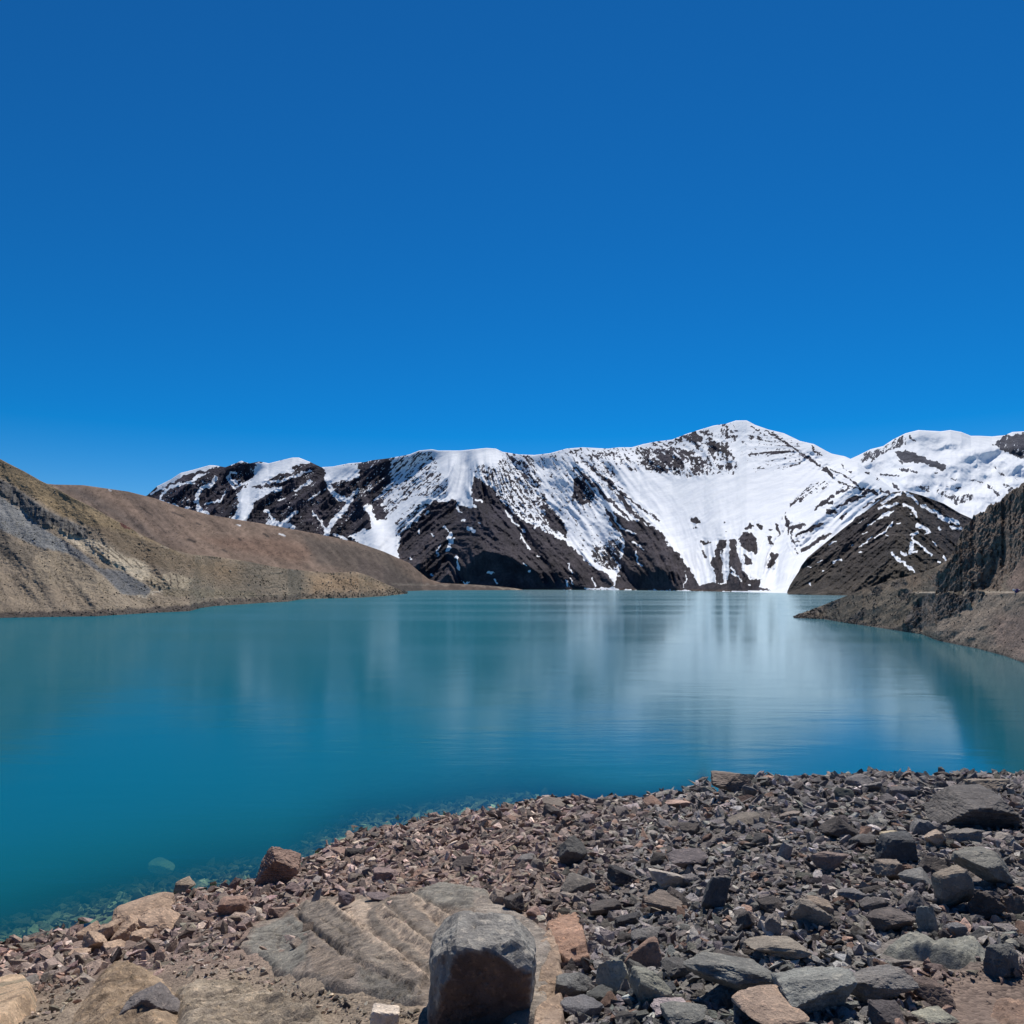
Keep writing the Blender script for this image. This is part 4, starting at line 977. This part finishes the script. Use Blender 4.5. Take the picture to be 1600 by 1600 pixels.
for i, (u, vb, w, h, c, dp, lab, kw) in enumerate(H):
    kw = dict(kw); kw.setdefault('yaw', 0.25 * math.sin(i * 7.3)); kw.setdefault('pitch', .12 * math.sin(i * 3.1)); kw.setdefault('roll', .18 * math.sin(i * 5.7))
    put_stone(u, vb, w, h, lab, c, 100 + i * 3, dp, **kw)
lab_ = "pale boulder lying wholly under the clear shallow water off the left shore"
o = put_stone(248, 1398, 46, 26, lab_, (.40,.38,.30), 991, 1.0, sharp=8, zoff=0.0)
o.location = (o.location.x, o.location.y, -0.36)

# ------------------------------------------------------------------ bedrock: polygons seen in the photograph, laid out on the bank and given thickness
def bed_patch(name, poly, raise_, color, seed, label=None, cat=None, res=.010, edge=.022, rough=.02, tilt=(0, 0), lines=None, parent=None, steps=0.0, stripe=None, maps=None):
    W_ = [px_ground(u, v)[:2] for u, v in poly]
    P = np.array(W_)
    lo = P.min(0) - .06; hi = P.max(0) + .06
    res = max(res, math.sqrt((hi[0] - lo[0]) * (hi[1] - lo[1]) / (95000 if maps else 16000)))
    nx = int((hi[0] - lo[0]) / res) + 2; ny = int((hi[1] - lo[1]) / res) + 2
    X, Y = np.meshgrid(np.linspace(lo[0], hi[0], nx), np.linspace(lo[1], hi[1], ny))
    wob = fbm2(X * 2.2, Y * 2.2, 2, seed) * .02
    d = segdist(X, Y, W_, True) * np.where(inpoly(X, Y, W_), 1, -1) + wob + fbm2(X * 9, Y * 9, 2, seed + 1) * .006
    c = P.mean(0)
    g = ground_z(X, Y, False) + fbm2(X * .55, Y * .55, 3, 611) * .10
    top = raise_ + (X - c[0]) * tilt[0] + (Y - c[1]) * tilt[1]
    surf = fbm2(X * 1.8, Y * 1.8, 4, seed + 2) * rough * .9 + fbm2(X * 9, Y * 9, 4, seed + 3) * rough * .55
    ang0 = lines or .9
    sa, sb = X * math.cos(ang0) + Y * math.sin(ang0), -X * math.sin(ang0) + Y * math.cos(ang0)
    rib = ridge2(sb * 5.5 + noise2(sa * .8, sb * 2, seed + 21) * .5, sa * .9, 4, seed + 20, .6)
    surf = surf + (rib - .6) * rough * 1.6 + np.round(fbm2(sb * 4, sa * 1.5, 3, seed + 22) * 4) / 4 * rough * .7
    if maps:
        mu = 800 + F * X / Y; mv = VH + F * (EYE - g - top) / Y
        wv = fbm2(X * 6, Y * 6, 4, seed + 30, .65) * 4
        top = maps[0].sample(mu + wv, mv + wv) * .8
    # joints: thin cracks in two directions
    ang = .9 if not lines else lines
    s1 = (X * math.cos(ang) + Y * math.sin(ang)); s2 = (-X * math.sin(ang) + Y * math.cos(ang))
    cr = np.abs(noise2(s2 * 2.6 + noise2(s1, s2, seed + 8) * .6, s1 * .5, seed + 4))
    cr2 = np.abs(noise2(s1 * 1.1 + noise2(X * 2, Y * 2, seed + 9) * .5, s2 * .8, seed + 6))
    crack = (np.exp(-(cr / .022) ** 2) + .7 * np.exp(-(cr2 / .014) ** 2)) * sstep(-.1, .25, noise2(X * 2.3, Y * 2.3, seed + 15))
    if steps:
        st = s2 * 5 + noise2(X * 1.2, Y * 1.2, seed + 12) * .9
        surf = surf + steps * (st - np.floor(st)) ** 1.5
    z = g - .06 + (top + .06) * sstep(-.01, edge, d) + (surf - crack * .014) * sstep(0, edge, d)
    z = np.where(d < -.02, g - .25, z)
    keep = d > -.05
    idx = -np.ones(X.shape, int); 
    q = np.stack([np.arange(X.size).reshape(X.shape)[:-1, :-1], np.arange(X.size).reshape(X.shape)[:-1, 1:], np.arange(X.size).reshape(X.shape)[1:, 1:], np.arange(X.size).reshape(X.shape)[1:, :-1]], -1).reshape(-1, 4)
    kf = keep.ravel()[q].any(1); q = q[kf]
    used = np.unique(q); rm = -np.ones(X.size, int); rm[used] = np.arange(len(used))
    vs = np.stack([X, Y, z], -1).reshape(-1, 3)[used]
    t = np.array(color) * np.array([1.38, 1.24, 1.10]) * (1 + .35 * fbm2(X * 1.7, Y * 1.7, 4, seed + 10)[..., None] + .12 * fbm2(X * 11, Y * 11, 3, seed + 11)[..., None])
    if maps:
        t = maps[1].sample(mu + wv, mv + wv) * np.array([1.12, 1.07, 1.03]) * (1 + .28 * fbm2(X * 4, Y * 4, 4, seed + 10)[..., None] + .16 * fbm2(X * 16, Y * 16, 3, seed + 11)[..., None])
    if stripe is not None:
        k = sstep(-.1, .35, fbm2(s2 * 3.2, s1 * .45, 3, seed + 13))[..., None]
        t = t * (1 - k) + np.array(stripe) * k
    t = t * (1 - .45 * np.clip(crack, 0, 1))[..., None]
    me = mesh_from(name, vs, rm[q], True, None, {"tint": t.reshape(-1, 3)[used]})
    o = link(name, me, M_BED, parent)
    if label: tag(o, label, cat)
    bedrock_polys.append(poly)
    return o
bedrock_polys = []
def empty(name, loc, label, cat, group=None):
    o = bpy.data.objects.new(name, None); o.location = loc; COL.objects.link(o); o.empty_display_size = .1
    return tag(o, label, cat, group)
ba = -0.62
ba = -0.62
BH = Raster(340, 1360, 900, 1650, 0.03); BC = Raster(340, 1360, 900, 1650, bro(.25, .215, .18))
panel = [(374,1480),(395,1450),(455,1428),(470,1430),(512,1470),(572,1510),(640,1540),(664,1552),(655,1566),(600,1560),(500,1542),(440,1522),(395,1505)]
BC.poly(panel, bro(.24, .212, .185), 5); BC.poly([(385,1475),(400,1452),(455,1430),(480,1450),(478,1500),(450,1520),(400,1500)], bro(.215, .212, .19), 6)
BC.poly([(480,1470),(520,1490),(560,1510),(540,1535),(490,1520)], bro(.25, .212, .175), 6); BC.poly([(560,1512),(640,1540),(655,1562),(600,1556),(560,1540)], bro(.165, .158, .142), 5)
BH.poly(panel, .05, 14)
BC.poly([(467,1430),(478,1410),(512,1412),(572,1462),(632,1508),(660,1532),(655,1550),(572,1510),(512,1470)], bro(.235, .21, .18), 3)
BH.poly([(467,1430),(478,1410),(512,1412),(572,1462),(632,1508),(660,1532),(655,1550),(572,1510),(512,1470)], .085, 5)
cream = bro(.43, .36, .29); dusk = bro(.195, .175, .152)
BC.poly([(505,1408),(560,1403),(585,1420),(572,1440),(580,1462),(632,1500),(672,1528),(660,1536),(625,1512),(570,1470),(530,1432)], cream, 4)
BH.line([(512,1414),(572,1464),(632,1509),(664,1532)], 9, .125, 8)
BC.poly([(576,1430),(592,1412),(615,1425),(640,1462),(690,1505),(672,1520),(630,1490),(585,1456)], dusk, 5)
BH.poly([(576,1430),(592,1412),(615,1425),(640,1462),(690,1505),(672,1520),(630,1490),(585,1456)], .07, 6)
BC.line([(596,1430),(632,1468),(680,1500)], 15, cream, 6); BH.line([(600,1428),(636,1464),(684,1496)], 10, .15, 8)
BC.poly([(606,1412),(640,1405),(672,1440),(700,1468),(690,1490),(650,1460)], dusk * 1.08, 5); BH.poly([(606,1412),(640,1405),(672,1440),(700,1468),(690,1490),(650,1460)], .10, 6)
BC.line([(642,1412),(672,1434),(716,1456)], 12, cream * .97, 6); BH.line([(645,1410),(678,1432),(720,1452)], 10, .17, 8)
BC.line([(622,1450),(660,1478),(690,1492)], 5, cream * .9, 4)
BC.poly([(645,1402),(690,1384),(760,1398),(770,1420),(730,1432),(680,1420)], bro(.235, .23, .205), 6); BH.poly([(645,1402),(690,1384),(760,1398),(770,1420),(730,1440),(680,1420)], .14, 10)
BC.poly([(740,1400),(800,1425),(850,1455),(870,1485),(860,1600),(760,1600),(745,1450)], bro(.29, .265, .235), 8); BH.poly([(740,1400),(800,1425),(850,1455),(870,1485),(860,1600),(760,1600),(745,1450)], .10, 12)
dk = bro(.07, .062, .06)
for ln, w_, dp_ in [([(463,1428),(480,1447),(512,1472),(535,1490)], 3.2, -.03), ([(535,1490),(572,1512)], 1.4, .02), ([(500,1440),(520,1452),(545,1468)], 1.5, .05), ([(530,1438),(548,1447),(570,1462)], 2.2, .07), ([(540,1478),(556,1490),(566,1497)], 1.8, .05), ([(600,1438),(622,1446)], 3, .08), ([(628,1470),(650,1482)], 2, .09),
                    ([(682,1428),(700,1440),(712,1446)], 3, .10), ([(630,1508),(655,1520)], 3, .07), ([(440,1462),(432,1480),(455,1470)], 1.6, .02), ([(490,1480),(478,1492)], 1.6, .02), ([(480,1500),(470,1526)], 1.6, .02), ([(535,1532),(552,1522)], 2, .02), ([(425,1515),(445,1524)], 2, .02), ([(400,1470),(420,1462),(440,1448)], 1.2, .035), ([(450,1440),(462,1452)], 1.5, .03), ([(590,1505),(610,1500)], 2, .05)]:
    BC.line(ln, w_, dk, 1.5); BH.line(ln, w_ * 1.1, dp_, 2)
rsb = np.random.RandomState(8)
for i in range(46):
    a_, b_ = rsb.uniform(565, 655), rsb.uniform(1505, 1558)
    if inpoly(np.array([a_]), np.array([b_]), panel)[0]: BC.line([(a_, b_), (a_ + rsb.uniform(-5, 5), b_ + rsb.uniform(-5, 5))], 1.7, dk, 1); BH.line([(a_, b_), (a_ + 3, b_ + 2)], 2, .02, 2)
bed_patch("bedrock_outcrop", [(362,1484),(390,1448),(455,1422),(475,1405),(540,1396),(600,1404),(640,1396),(690,1380),(762,1394),(852,1448),(878,1485),(872,1610),(760,1610),(664,1580),(600,1570),(500,1550),(430,1528)], .03, (.2,.2,.2), 695, "smooth striped grey and cream bedrock with parallel slanting ledges left of the largest boulder", "bedrock", lines=ba, rough=.020, edge=.10, maps=(BH, BC))
o = bed_patch("bedrock_slab", [(838,1560),(842,1480),(862,1470),(880,1510),(885,1560),(880,1640),(830,1640)], .06, (.29,.24,.20), 761, "pinkish grey ribbed bedrock strip just right of the largest boulder", "bedrock", lines=1.1, steps=.04)
o = bed_patch("bedrock_slab", [(858,1500),(852,1450),(872,1430),(905,1432),(915,1470),(925,1505),(890,1512)], .05, (.31,.22,.18), 771, "curved rosy bedrock slab right of the grey bedrock and boulder", "bedrock", rough=.03)
bx0 = px_ground(195, 1470)
root = empty("rock_outcrop", bx0, "orange-brown blocky rock outcrop right at the water on the left shore", "rock outcrop")
oc = (.40,.29,.21)
OUT = [(205,1446,88,46,1.1,-.05,dict(planes=[(-.15,.35,1,.55),(.1,-1,.1,.7)])), (236,1468,62,48,.9,.1,dict(planes=[(.6,-.2,.8,.6)])), (188,1474,44,36,.9,0,{}), (160,1478,50,42,.9,-.1,dict(planes=[(-.5,.2,.8,.6)])),
       (214,1480,36,26,.9,.2,{}), (140,1492,40,36,.8,-.2,{}), (252,1458,40,30,.8,.3,{}), (170,1490,34,22,.9,.1,{}), (130,1470,34,24,.9,-.3,{}), (196,1460,42,30,.9,.2,dict(planes=[(0,-.9,.4,.6)])), (228,1452,46,30,.9,-.2,{}), (118,1500,30,18,.9,0,{})]
for k_, (u_, v_, w_, h_, d_, r_, kw_) in enumerate(OUT):
    o = put_stone(u_, v_, w_, h_, None, tuple(np.array(oc) * (0.85 + .3 * ((k_ * 37) % 10) / 10)), 640 + k_, d_, name="block", cat=None, roll=r_, yaw=.3, rough=.06, sink=.3, **kw_)
    o.parent = root; o.location = Vector(o.location) - Vector(bx0)
bedrock_polys.append([(112,1470),(125,1452),(165,1433),(237,1416),(262,1426),(274,1452),(235,1476),(205,1483),(140,1500)])
o = bed_patch("rock_slab", [(-60,1600),(-40,1568),(10,1556),(50,1548),(63,1560),(60,1580),(30,1604),(-20,1640)], .22, (.38,.31,.235), 791, "smooth cream tan slab cut by the left edge at the bottom corner", "rock slab", edge=.12, rough=.02, stripe=(.34,.28,.2), lines=.4)
o = bed_patch("bedrock_ridge", [(95,1640),(92,1590),(130,1540),(160,1512),(190,1500),(235,1512),(290,1532),(310,1560),(300,1640)], .14, (.245,.205,.16), 801, "brown earthy bedrock ridge below the orange-brown outcrop, lower left", "bedrock", edge=.4, rough=.07)
o = bed_patch("bedrock_shelf", [(262,1560),(330,1538),(400,1545),(450,1558),(500,1580),(560,1610),(560,1650),(270,1650)], .07, (.27,.25,.215), 811, "pale grey rippled bedrock shelf at the bottom edge, left of centre", "bedrock", edge=.12, rough=.05, steps=.03, lines=-.3)
o = bed_patch("bedrock_slab", [(1362,1490),(1385,1470),(1430,1462),(1470,1474),(1500,1462),(1540,1478),(1556,1492),(1548,1512),(1500,1520),(1440,1506),(1395,1508)], .06, (.185,.205,.20), 821, "smooth pale green bedrock slab beside the thin silvery stick, lower right", "bedrock", edge=.12, rough=.03, stripe=(.20,.19,.17))
o = bed_patch("bedrock_slab", [(1500,1640),(1490,1560),(1520,1530),(1600,1540),(1700,1570),(1700,1640)], .02, (.26,.20,.17), 831, "bare reddish earth-covered rock at the bottom right corner", "bedrock", edge=.3, rough=.03)

# ------------------------------------------------------------------ the thin stick, and the tiny vehicle on the track
def tube(name, pts, r0, r1, mat, color, parent=None, sides=8):
    pts = [Vector(p) for p in pts]; vs, fs = [], []
    for i, p in enumerate(pts):
        d = (pts[min(i + 1, len(pts) - 1)] - pts[max(i - 1, 0)]).normalized()
        a = d.cross(Vector((0, 0, 1))).normalized(); b = d.cross(a)
        r = r0 + (r1 - r0) * i / (len(pts) - 1)
        for k in range(sides):
            t = 2 * math.pi * k / sides; vs.append(p + a * math.cos(t) * r + b * math.sin(t) * r)
    for i in range(len(pts) - 1):
        for k in range(sides):
            fs.append([i * sides + k, i * sides + (k + 1) % sides, (i + 1) * sides + (k + 1) % sides, (i + 1) * sides + k])
    n = len(vs); vs += [pts[0], pts[-1]]
    for k in range(sides):
        fs.append([n, (k + 1) % sides, k, k]); b0 = (len(pts) - 1) * sides; fs.append([n + 1, b0 + k, b0 + (k + 1) % sides, b0 + (k + 1) % sides])
    me = bpy.data.meshes.new(name); me.from_pydata([tuple(v) for v in vs], [], [list(dict.fromkeys(f)) for f in fs]); me.update()
    for p in me.polygons: p.use_smooth = True
    o = link(name, me, mat, parent); o.color = (*color, 1); return o
x0, y0, z0 = px_ground(1405, 1449); x1, y1, z1_ = px_ground(1492, 1451)
zz = max(z0, z1_) + .06
pts = [(x0 + (x1 - x0) * t, y0 + (y1 - y0) * t, zz + .006 * math.sin(t * 5) - .004 * t) for t in np.linspace(0, 1, 9)]
o = tube("stick", pts, .0045, .0035, M_ROCK, (.42,.40,.38)); tag(o, "thin straight silvery stick lying across the stones beside the green slab", "stick")
e_ = (1588 - 800) / F
yy = float(np.interp(0, [0, 1], [1, 1]))
col_i = int(np.argmin(np.abs(HF[3][5] - 1588))); rows = HF[4][:, col_i]
ri = int(np.argmin(np.abs(rows[:-7] - 926.5)))
bx_, by_, bz_ = HF[0][ri, col_i], HF[1][ri, col_i], HF[2][ri, col_i]
root = empty("tiny_vehicle", (bx_, by_ - .1, bz_), "tiny purple and white vehicle on the dirt track at the right edge", "vehicle")  # distant vehicle, shaped only as three small soft lumps
def blob(name, c, s, color, seed, parent):
    V, Fc = stone_shape(seed, 3, None, 4, 6, .06, 1, 0, 0)
    me = mesh_from(name, V * np.array(s) / 2 + np.array(c), Fc, True); o = link(name, me, M_SKIN, parent); o.color = (*color, 1); return o
m_ = NT("mottled_skin"); ci = m_.n("ShaderNodeObjectInfo").outputs['Color']; nn = m_.noise(m_.obj(), 30, 3)
M_SKIN = m_.finish(m_.pbsdf(m_.mix(m_.ramp(nn, .3, .7, 0., 1.), m_.mix(1.0, ci, (.8, .8, .8), 'MULTIPLY'), ci), .8, m_.bump(nn, .01)))
blob("purple_body", (0, 0, .20), (.42, .3, .42), (.16, .10, .27), 3, root)
blob("white_lump", (-.27, -.02, .27), (.22, .24, .2), (.80, .76, .82), 5, root)
blob("pale_lump", (.26, .0, .22), (.26, .2, .2), (.62, .58, .60), 7, root)

# ------------------------------------------------------------------ countable middling stones, one object each
rs = np.random.RandomState(4)
NSH = 28
proto = []
for i in range(NSH):
    V, Fc = stone_shape(5000 + i, 3, None, 8, 70, .05, 1.0, .06 if i % 4 == 0 else 0, .06)
    sc_ = np.array([1, rs.uniform(.6, .95), rs.uniform(.38, .75)])
    proto.append(mesh_from("stone", V * sc_ * .5, Fc, False)); proto[-1].materials.append(M_ROCK)
polys_px = [np.array(p) for p in bedrock_polys]
def in_bedrock(u, v):
    r = np.zeros(np.shape(u), bool)
    for p in bedrock_polys: r |= inpoly(np.asarray(u, float), np.asarray(v, float), p)
    return r
ZONES = [
 (lambda u, v: v > 1500 and u > 860, "angular greenish grey stone wedged between the larger boulders along the bottom right", "greenish stones between the bottom boulders"),
 (lambda u, v: u > 1330 and v <= 1500, "angular grey-brown stone in the coarse rubble around the big flat boulder on the right", "coarse stones on the right"),
 (lambda u, v: u > 960 and v <= 1300, "small dark grey stone on the upper slope of rubble below the crest", "stones below the crest"),
 (lambda u, v: u > 880, "dark grey angular stone scattered in the middle field of rubble", "stones in the middle rubble"),
 (lambda u, v: u > 480 and v < 1440, "rosy brown angular stone in the shore rubble between the bedrock and the water", "rosy stones by the water"),
 (lambda u, v: u <= 480 and v < 1500, "pinkish brown stone among the shore rubble near the orange-brown outcrop", "stones by the left outcrop"),
 (lambda u, v: True, "sandy grey stone lying on the gravel of the lower left bank", "stones on the lower left bank"),
]
cnt = 0; tries = 0
while cnt < 285 and tries < 9000:
    tries += 1
    u = rs.uniform(-20, 1620)
    v = rs.uniform(1215, 1605)
    lim = np.interp(u, [0, 120, 300, 440, 560, 720, 860, 1000, 1110, 1125, 1600], [1492, 1465, 1403, 1378, 1308, 1280, 1258, 1256, 1240, 1216, 1216])
    if v < lim + 3 or in_bedrock(u, v): continue
    if 280 < u < 660 and v > 1495 and rs.rand() < .9: continue
    dens = 1.0 if u > 880 else .5
    if u > 1500 and v > 1525: continue
    if rs.rand() > dens: continue
    x, y, z = px_ground(u, v)
    wpx = 13 + 30 * rs.rand() ** 2.6 * (1.15 if u > 1300 or v > 1500 else .8)
    w = wpx * y / F
    if any((x - a) ** 2 + (y - b) ** 2 < (c * .85 + w * .35) ** 2 for a, b, c in occupied): continue
    occupied.append((x, y, w * .5))
    o = bpy.data.objects.new("stone", proto[rs.randint(NSH)]); COL.objects.link(o)
    o.location = (x, y, z + w * .12)
    o.rotation_euler = (rs.normal() * .3, rs.normal() * .3, rs.uniform(0, 6.28))
    o.scale = (w, w * rs.uniform(.8, 1.1), w * rs.uniform(.8, 1.35))
    t = zone_tint(np.array([u]), np.array([v]))[0] * rs.uniform(.62, 1.35) * (1 + rs.normal(size=3) * .04)
    r_ = rs.rand()
    if r_ < .07: t = np.array(C_['pale']) * rs.uniform(.8, 1.2)
    elif r_ < .14: t = np.array(C_['rose'])
    elif r_ < .28: t = np.array(C_['dark']) * rs.uniform(.8, 1.3)
    o.color = (*t, 1)
    for f_, lab, grp in ZONES:
        if f_(u, v): tag(o, lab, "stone", grp); break
    cnt += 1
import re as _re
heads = {}
for ob in list(COL.objects):
    if ob.name.startswith("boulder") and ob.get('label'):
        hd = _re.split(r",| just | in | at | on | behind | below | above | left of | right of | standing| lying| poking| near | under | beside | between | with | against | leaning| cut | touching| wedge| slanting| alone| from ", ob['label'])[0].strip()
        if len(hd.split()) >= 3: heads.setdefault(hd, []).append(ob)
heads = {k: v[0] for k, v in heads.items() if len(v) == 1}
seen = {}
def describe(o, strict):
    px = lambda p: (800 + F * p[0] / p[1], VH + F * (EYE - p[2]) / p[1])
    u, v = px(o.location); wpx = o.scale[0] * F / o.location[1]
    best = sorted(heads.items(), key=lambda kv: math.hypot(px(kv[1].location)[0] - u, (px(kv[1].location)[1] - v) * 1.3))[:4]
    c = o.color; lum = (c[0] + c[1] + c[2]) / 3
    tone = "black" if lum < .085 else "dark" if lum < .13 else "grey" if lum < .2 else "light"
    if c[0] > c[2] * 1.42: tone = {"black": "dark brown", "dark": "brown", "grey": "rosy", "light": "pale pinkish"}[tone]
    size = "tiny" if wpx < 15 else "small" if wpx < 21 else "mid-sized" if wpx < 30 else "large"
    shp = "flat" if o.scale[2] < .95 * o.scale[0] else "angular"
    for hd, ob in best:
        a, b = px(ob.location); du, dv = u - a, v - b
        side = ("to the right of" if du > 0 else "to the left of") if abs(du) > abs(dv) * 1.2 else ("in front of" if dv > 0 else "behind")
        lab = f"{size} {tone} {shp} stone {side} the {hd}"
        if len(lab.split()) <= 16 and lab not in seen:
            seen[lab] = 1; return lab
    return None
for ob in list(COL.objects):
    if ob.name.startswith("stone") and ob.get('group'):
        l = describe(ob, True)
        if l: ob['label'] = l
print("stones", cnt, "heads", len(heads), "labelled", len(seen))
# ------------------------------------------------------------------ rubble: tens of thousands of stones nobody could count, joined
def hull_stone(seed, n=11):
    rg = np.random.RandomState(seed)
    bm = bmesh.new()
    for i in range(n):
        p = rg.normal(size=3); p /= np.linalg.norm(p); p *= rg.uniform(.75, 1.0)
        bm.verts.new((p[0], p[1] * rg.uniform(.8, 1), p[2] * .6))
    bmesh.ops.convex_hull(bm, input=bm.verts)
    bmesh.ops.delete(bm, geom=[v for v in bm.verts if not v.link_faces], context='VERTS')
    bmesh.ops.triangulate(bm, faces=bm.faces)
    bm.verts.index_update()
    v = np.array([x.co[:] for x in bm.verts]); f = np.array([[x.index for x in t.verts] for t in bm.faces]); bm.free()
    return v, f
HULLS = [hull_stone(900 + i, 8 + i % 4) for i in range(40)]

def scatter(name, x, y, z, r, color, seed, label, cat=None, tiltsd=.45, lift=.18, stretch=(.7, 1.35), hz=(.55, 1.1)):
    rg = np.random.RandomState(seed); n = len(x)
    which = rg.randint(len(HULLS), size=n)
    A, B, Cc = rg.normal(size=n) * tiltsd, rg.normal(size=n) * tiltsd, rg.uniform(0, 2 * math.pi, n)
    sx = r * rg.uniform(*stretch, n); sy = r * rg.uniform(.6, 1.0, n); sz = r * rg.uniform(*hz, n)
    vs, fs, cs = [], [], []; off = 0
    for k in range(len(HULLS)):
        I = np.where(which == k)[0]
        if not len(I): continue
        hv, hf = HULLS[k]; nv = len(hv)
        P = hv[None] * np.stack([sx[I], sy[I], sz[I]], -1)[:, None]
        ca, sa = np.cos(A[I])[:, None], np.sin(A[I])[:, None]; cb, sb = np.cos(B[I])[:, None], np.sin(B[I])[:, None]; cc, sc = np.cos(Cc[I])[:, None], np.sin(Cc[I])[:, None]
        X_, Y_, Z_ = P[..., 0], P[..., 1], P[..., 2]
        Y_, Z_ = Y_ * ca - Z_ * sa, Y_ * sa + Z_ * ca
        X_, Z_ = X_ * cb + Z_ * sb, -X_ * sb + Z_ * cb
        X_, Y_ = X_ * cc - Y_ * sc, X_ * sc + Y_ * cc
        vs.append(np.stack([X_ + x[I][:, None], Y_ + y[I][:, None], Z_ + (z[I] + r[I] * lift)[:, None]], -1).reshape(-1, 3))
        fs.append((hf[None] + (off + np.arange(len(I)) * nv)[:, None, None]).reshape(-1, 3)); off += len(I) * nv
        cs.append(np.repeat(color[I], nv, 0))
    me = mesh_from(name, np.concatenate(vs), np.concatenate(fs), False, None, {"tint": np.concatenate(cs)})
    o = link(name, me, M_RUB)
    return tag(o, label, cat, kind='stuff')

rg = np.random.RandomState(77)
def sample_bank(n, rmin, rmax, p, near=True):
    """random points of the bank in view, more where they show larger"""
    u = rg.uniform(-60, 1660, n * 3)
    side = rg.rand(n * 3) < .26          # the bank goes on beyond the picture's edges
    u = np.where(side, np.where(rg.rand(n * 3) < .4, rg.uniform(-520, -60, n * 3), rg.uniform(1660, 2500, n * 3)), u)
    y = np.exp(rg.uniform(math.log(3.3), math.log(29), n * 3))
    x = (u - 800) / F * y
    z = ground_z(x, y)
    v = VH + F * (EYE - z) / y
    ok = (z > -2.4) & (v < 1700) & ~((u > 1130) & (y > 17.2))
    x, y, z, u, v = x[ok][:n], y[ok][:n], z[ok][:n], u[ok][:n], v[ok][:n]
    r = rmin + (rmax - rmin) * rg.rand(len(x)) ** p
    return x, y, z, u, v, r
x, y, z, u, v, t_ = sample_bank(78000, 0, 1, 2.6)
m = y / F
r = (2.1 + 12.5 * t_) * m * (1 + .35 * sstep(1350, 1500, v))        # picture size 4 - 22 px across
sandy = ((u > 250) & (u < 690) & (v > 1488)) | ((u < 330) & (v > 1540))
earth = (u > 1480) & (u < 1700) & (v > 1525)
r = np.where(sandy | earth, r * .42, r)
inb = in_bedrock(u, v)
keep = ~(inb & (rg.rand(len(u)) < .965))
keep &= ~((sandy | earth) & (rg.rand(len(u)) < .35))
for a, b, c in occupied:
    if c > .12: keep &= ((x - a) ** 2 + (y - b) ** 2) > (c * .6) ** 2
x, y, z, u, v, r = x[keep], y[keep], z[keep], u[keep], v[keep], r[keep]
t = zone_tint(u, v)
val = 1.08 * np.exp(rg.normal(size=len(u)) * .40)
k = fbm2(x * .8, y * .8, 3, 650)
t = t * val[:, None] * (1 + .25 * k[:, None]) * (1 + rg.normal(size=(len(u), 3)) * .035)
q = rg.rand(len(u))
t = np.where((q < .035)[:, None], np.array(C_['pale']) * val[:, None], t)
t = np.where(((q > .035) & (q < .09))[:, None], np.array(C_['rose']) * val[:, None], t)
sandy = sandy[keep]
t = np.where(((q > .86) & ~sandy)[:, None], t * .5, t)
t = np.where(((q > .7) & sandy)[:, None], np.array([.34, .31, .26]), t)
wet = sstep(.12, .0, z)
t = t * (1 - .35 * wet[:, None]) * (1 + .7 * sstep(-.02, -.2, z))[:, None]
scatter("loose_rubble", x, y, z, r, t, 5, "loose angular rubble covering the near bank", "rubble", tiltsd=.5, hz=(.4, 1.05), stretch=(.75, 1.7))
# fine gravel
n = 32000
x, y, z, u, v, t_ = sample_bank(n, 0, 1, 2.5)
r = (.9 + 1.6 * t_) * y / F
keep = ~in_bedrock(u, v) | (rg.rand(len(u)) < .04)
x, y, z, u, v, r = x[keep], y[keep], z[keep], u[keep], v[keep], r[keep]
t = zone_tint(u, v) * np.exp(rg.normal(size=len(u)) * .33)[:, None]
q = rg.rand(len(u)); t = np.where((q < .07)[:, None], np.array(C_['pale']) * 1.1, t)
scatter("fine_gravel", x, y, z, r, t, 6, "fine pale and grey gravel between the stones", "gravel", lift=.3)

# rubble strewn over the hillsides and along their waterlines
def hill_rocks(Hh, n, vlo, vhi, umin, umax, pxr, seed, tints, name, label, band=None, dens=None):
    X_, Y_, Z_, U_, V_ = Hh; rg2 = np.random.RandomState(seed)
    J = rg2.randint(1, X_.shape[0] - 8, n * 4); I = rg2.randint(0, X_.shape[1] - 1, n * 4)
    ok = (U_[J, I] > umin) & (U_[J, I] < umax)
    if band is not None:
        kk = band(U_[J, I], V_[J, I]); ok &= rg2.rand(len(J)) < kk
    J, I = J[ok][:n], I[ok][:n]
    x, y, z = X_[J, I], Y_[J, I], Z_[J, I]
    r = y / F * (pxr[0] + (pxr[1] - pxr[0]) * rg2.rand(len(x)) ** 3)
    c = np.array(tints)[rg2.randint(len(tints), size=len(x))] * np.exp(rg2.normal(size=(len(x), 1)) * .25)
    scatter(name, x, y, z, r, c, seed, label, "rubble", lift=.25)
hill_rocks(HA, 3800, 0, 0, -100, 640, (.5, 2.6), 31, [(.10,.085,.07), (.16,.13,.10), (.07,.055,.045), (.28,.24,.19)], "hillside_rocks", "small rocks strewn over the left hillside and its waterline",
           band=lambda U, V: .10 + .9 * sstep(vbA(U) - 14, vbA(U) - 3, V) + .35 * (fbm2(U / 20, V / 12, 2, 71) > .2))
hill_rocks(HF, 4200, 0, 0, 1240, 1700, (.5, 2.8), 32, [(.09,.08,.072), (.15,.125,.105), (.06,.05,.048), (.20,.165,.14)], "slope_rocks", "broken rocks strewn over the steep right slope",
           band=lambda U, V: .18 + .8 * sstep(vbF(U) - 8, vbF(U) - 2, V) + .5 * (fbm2(U / 16, V / 10, 2, 72) > .15))
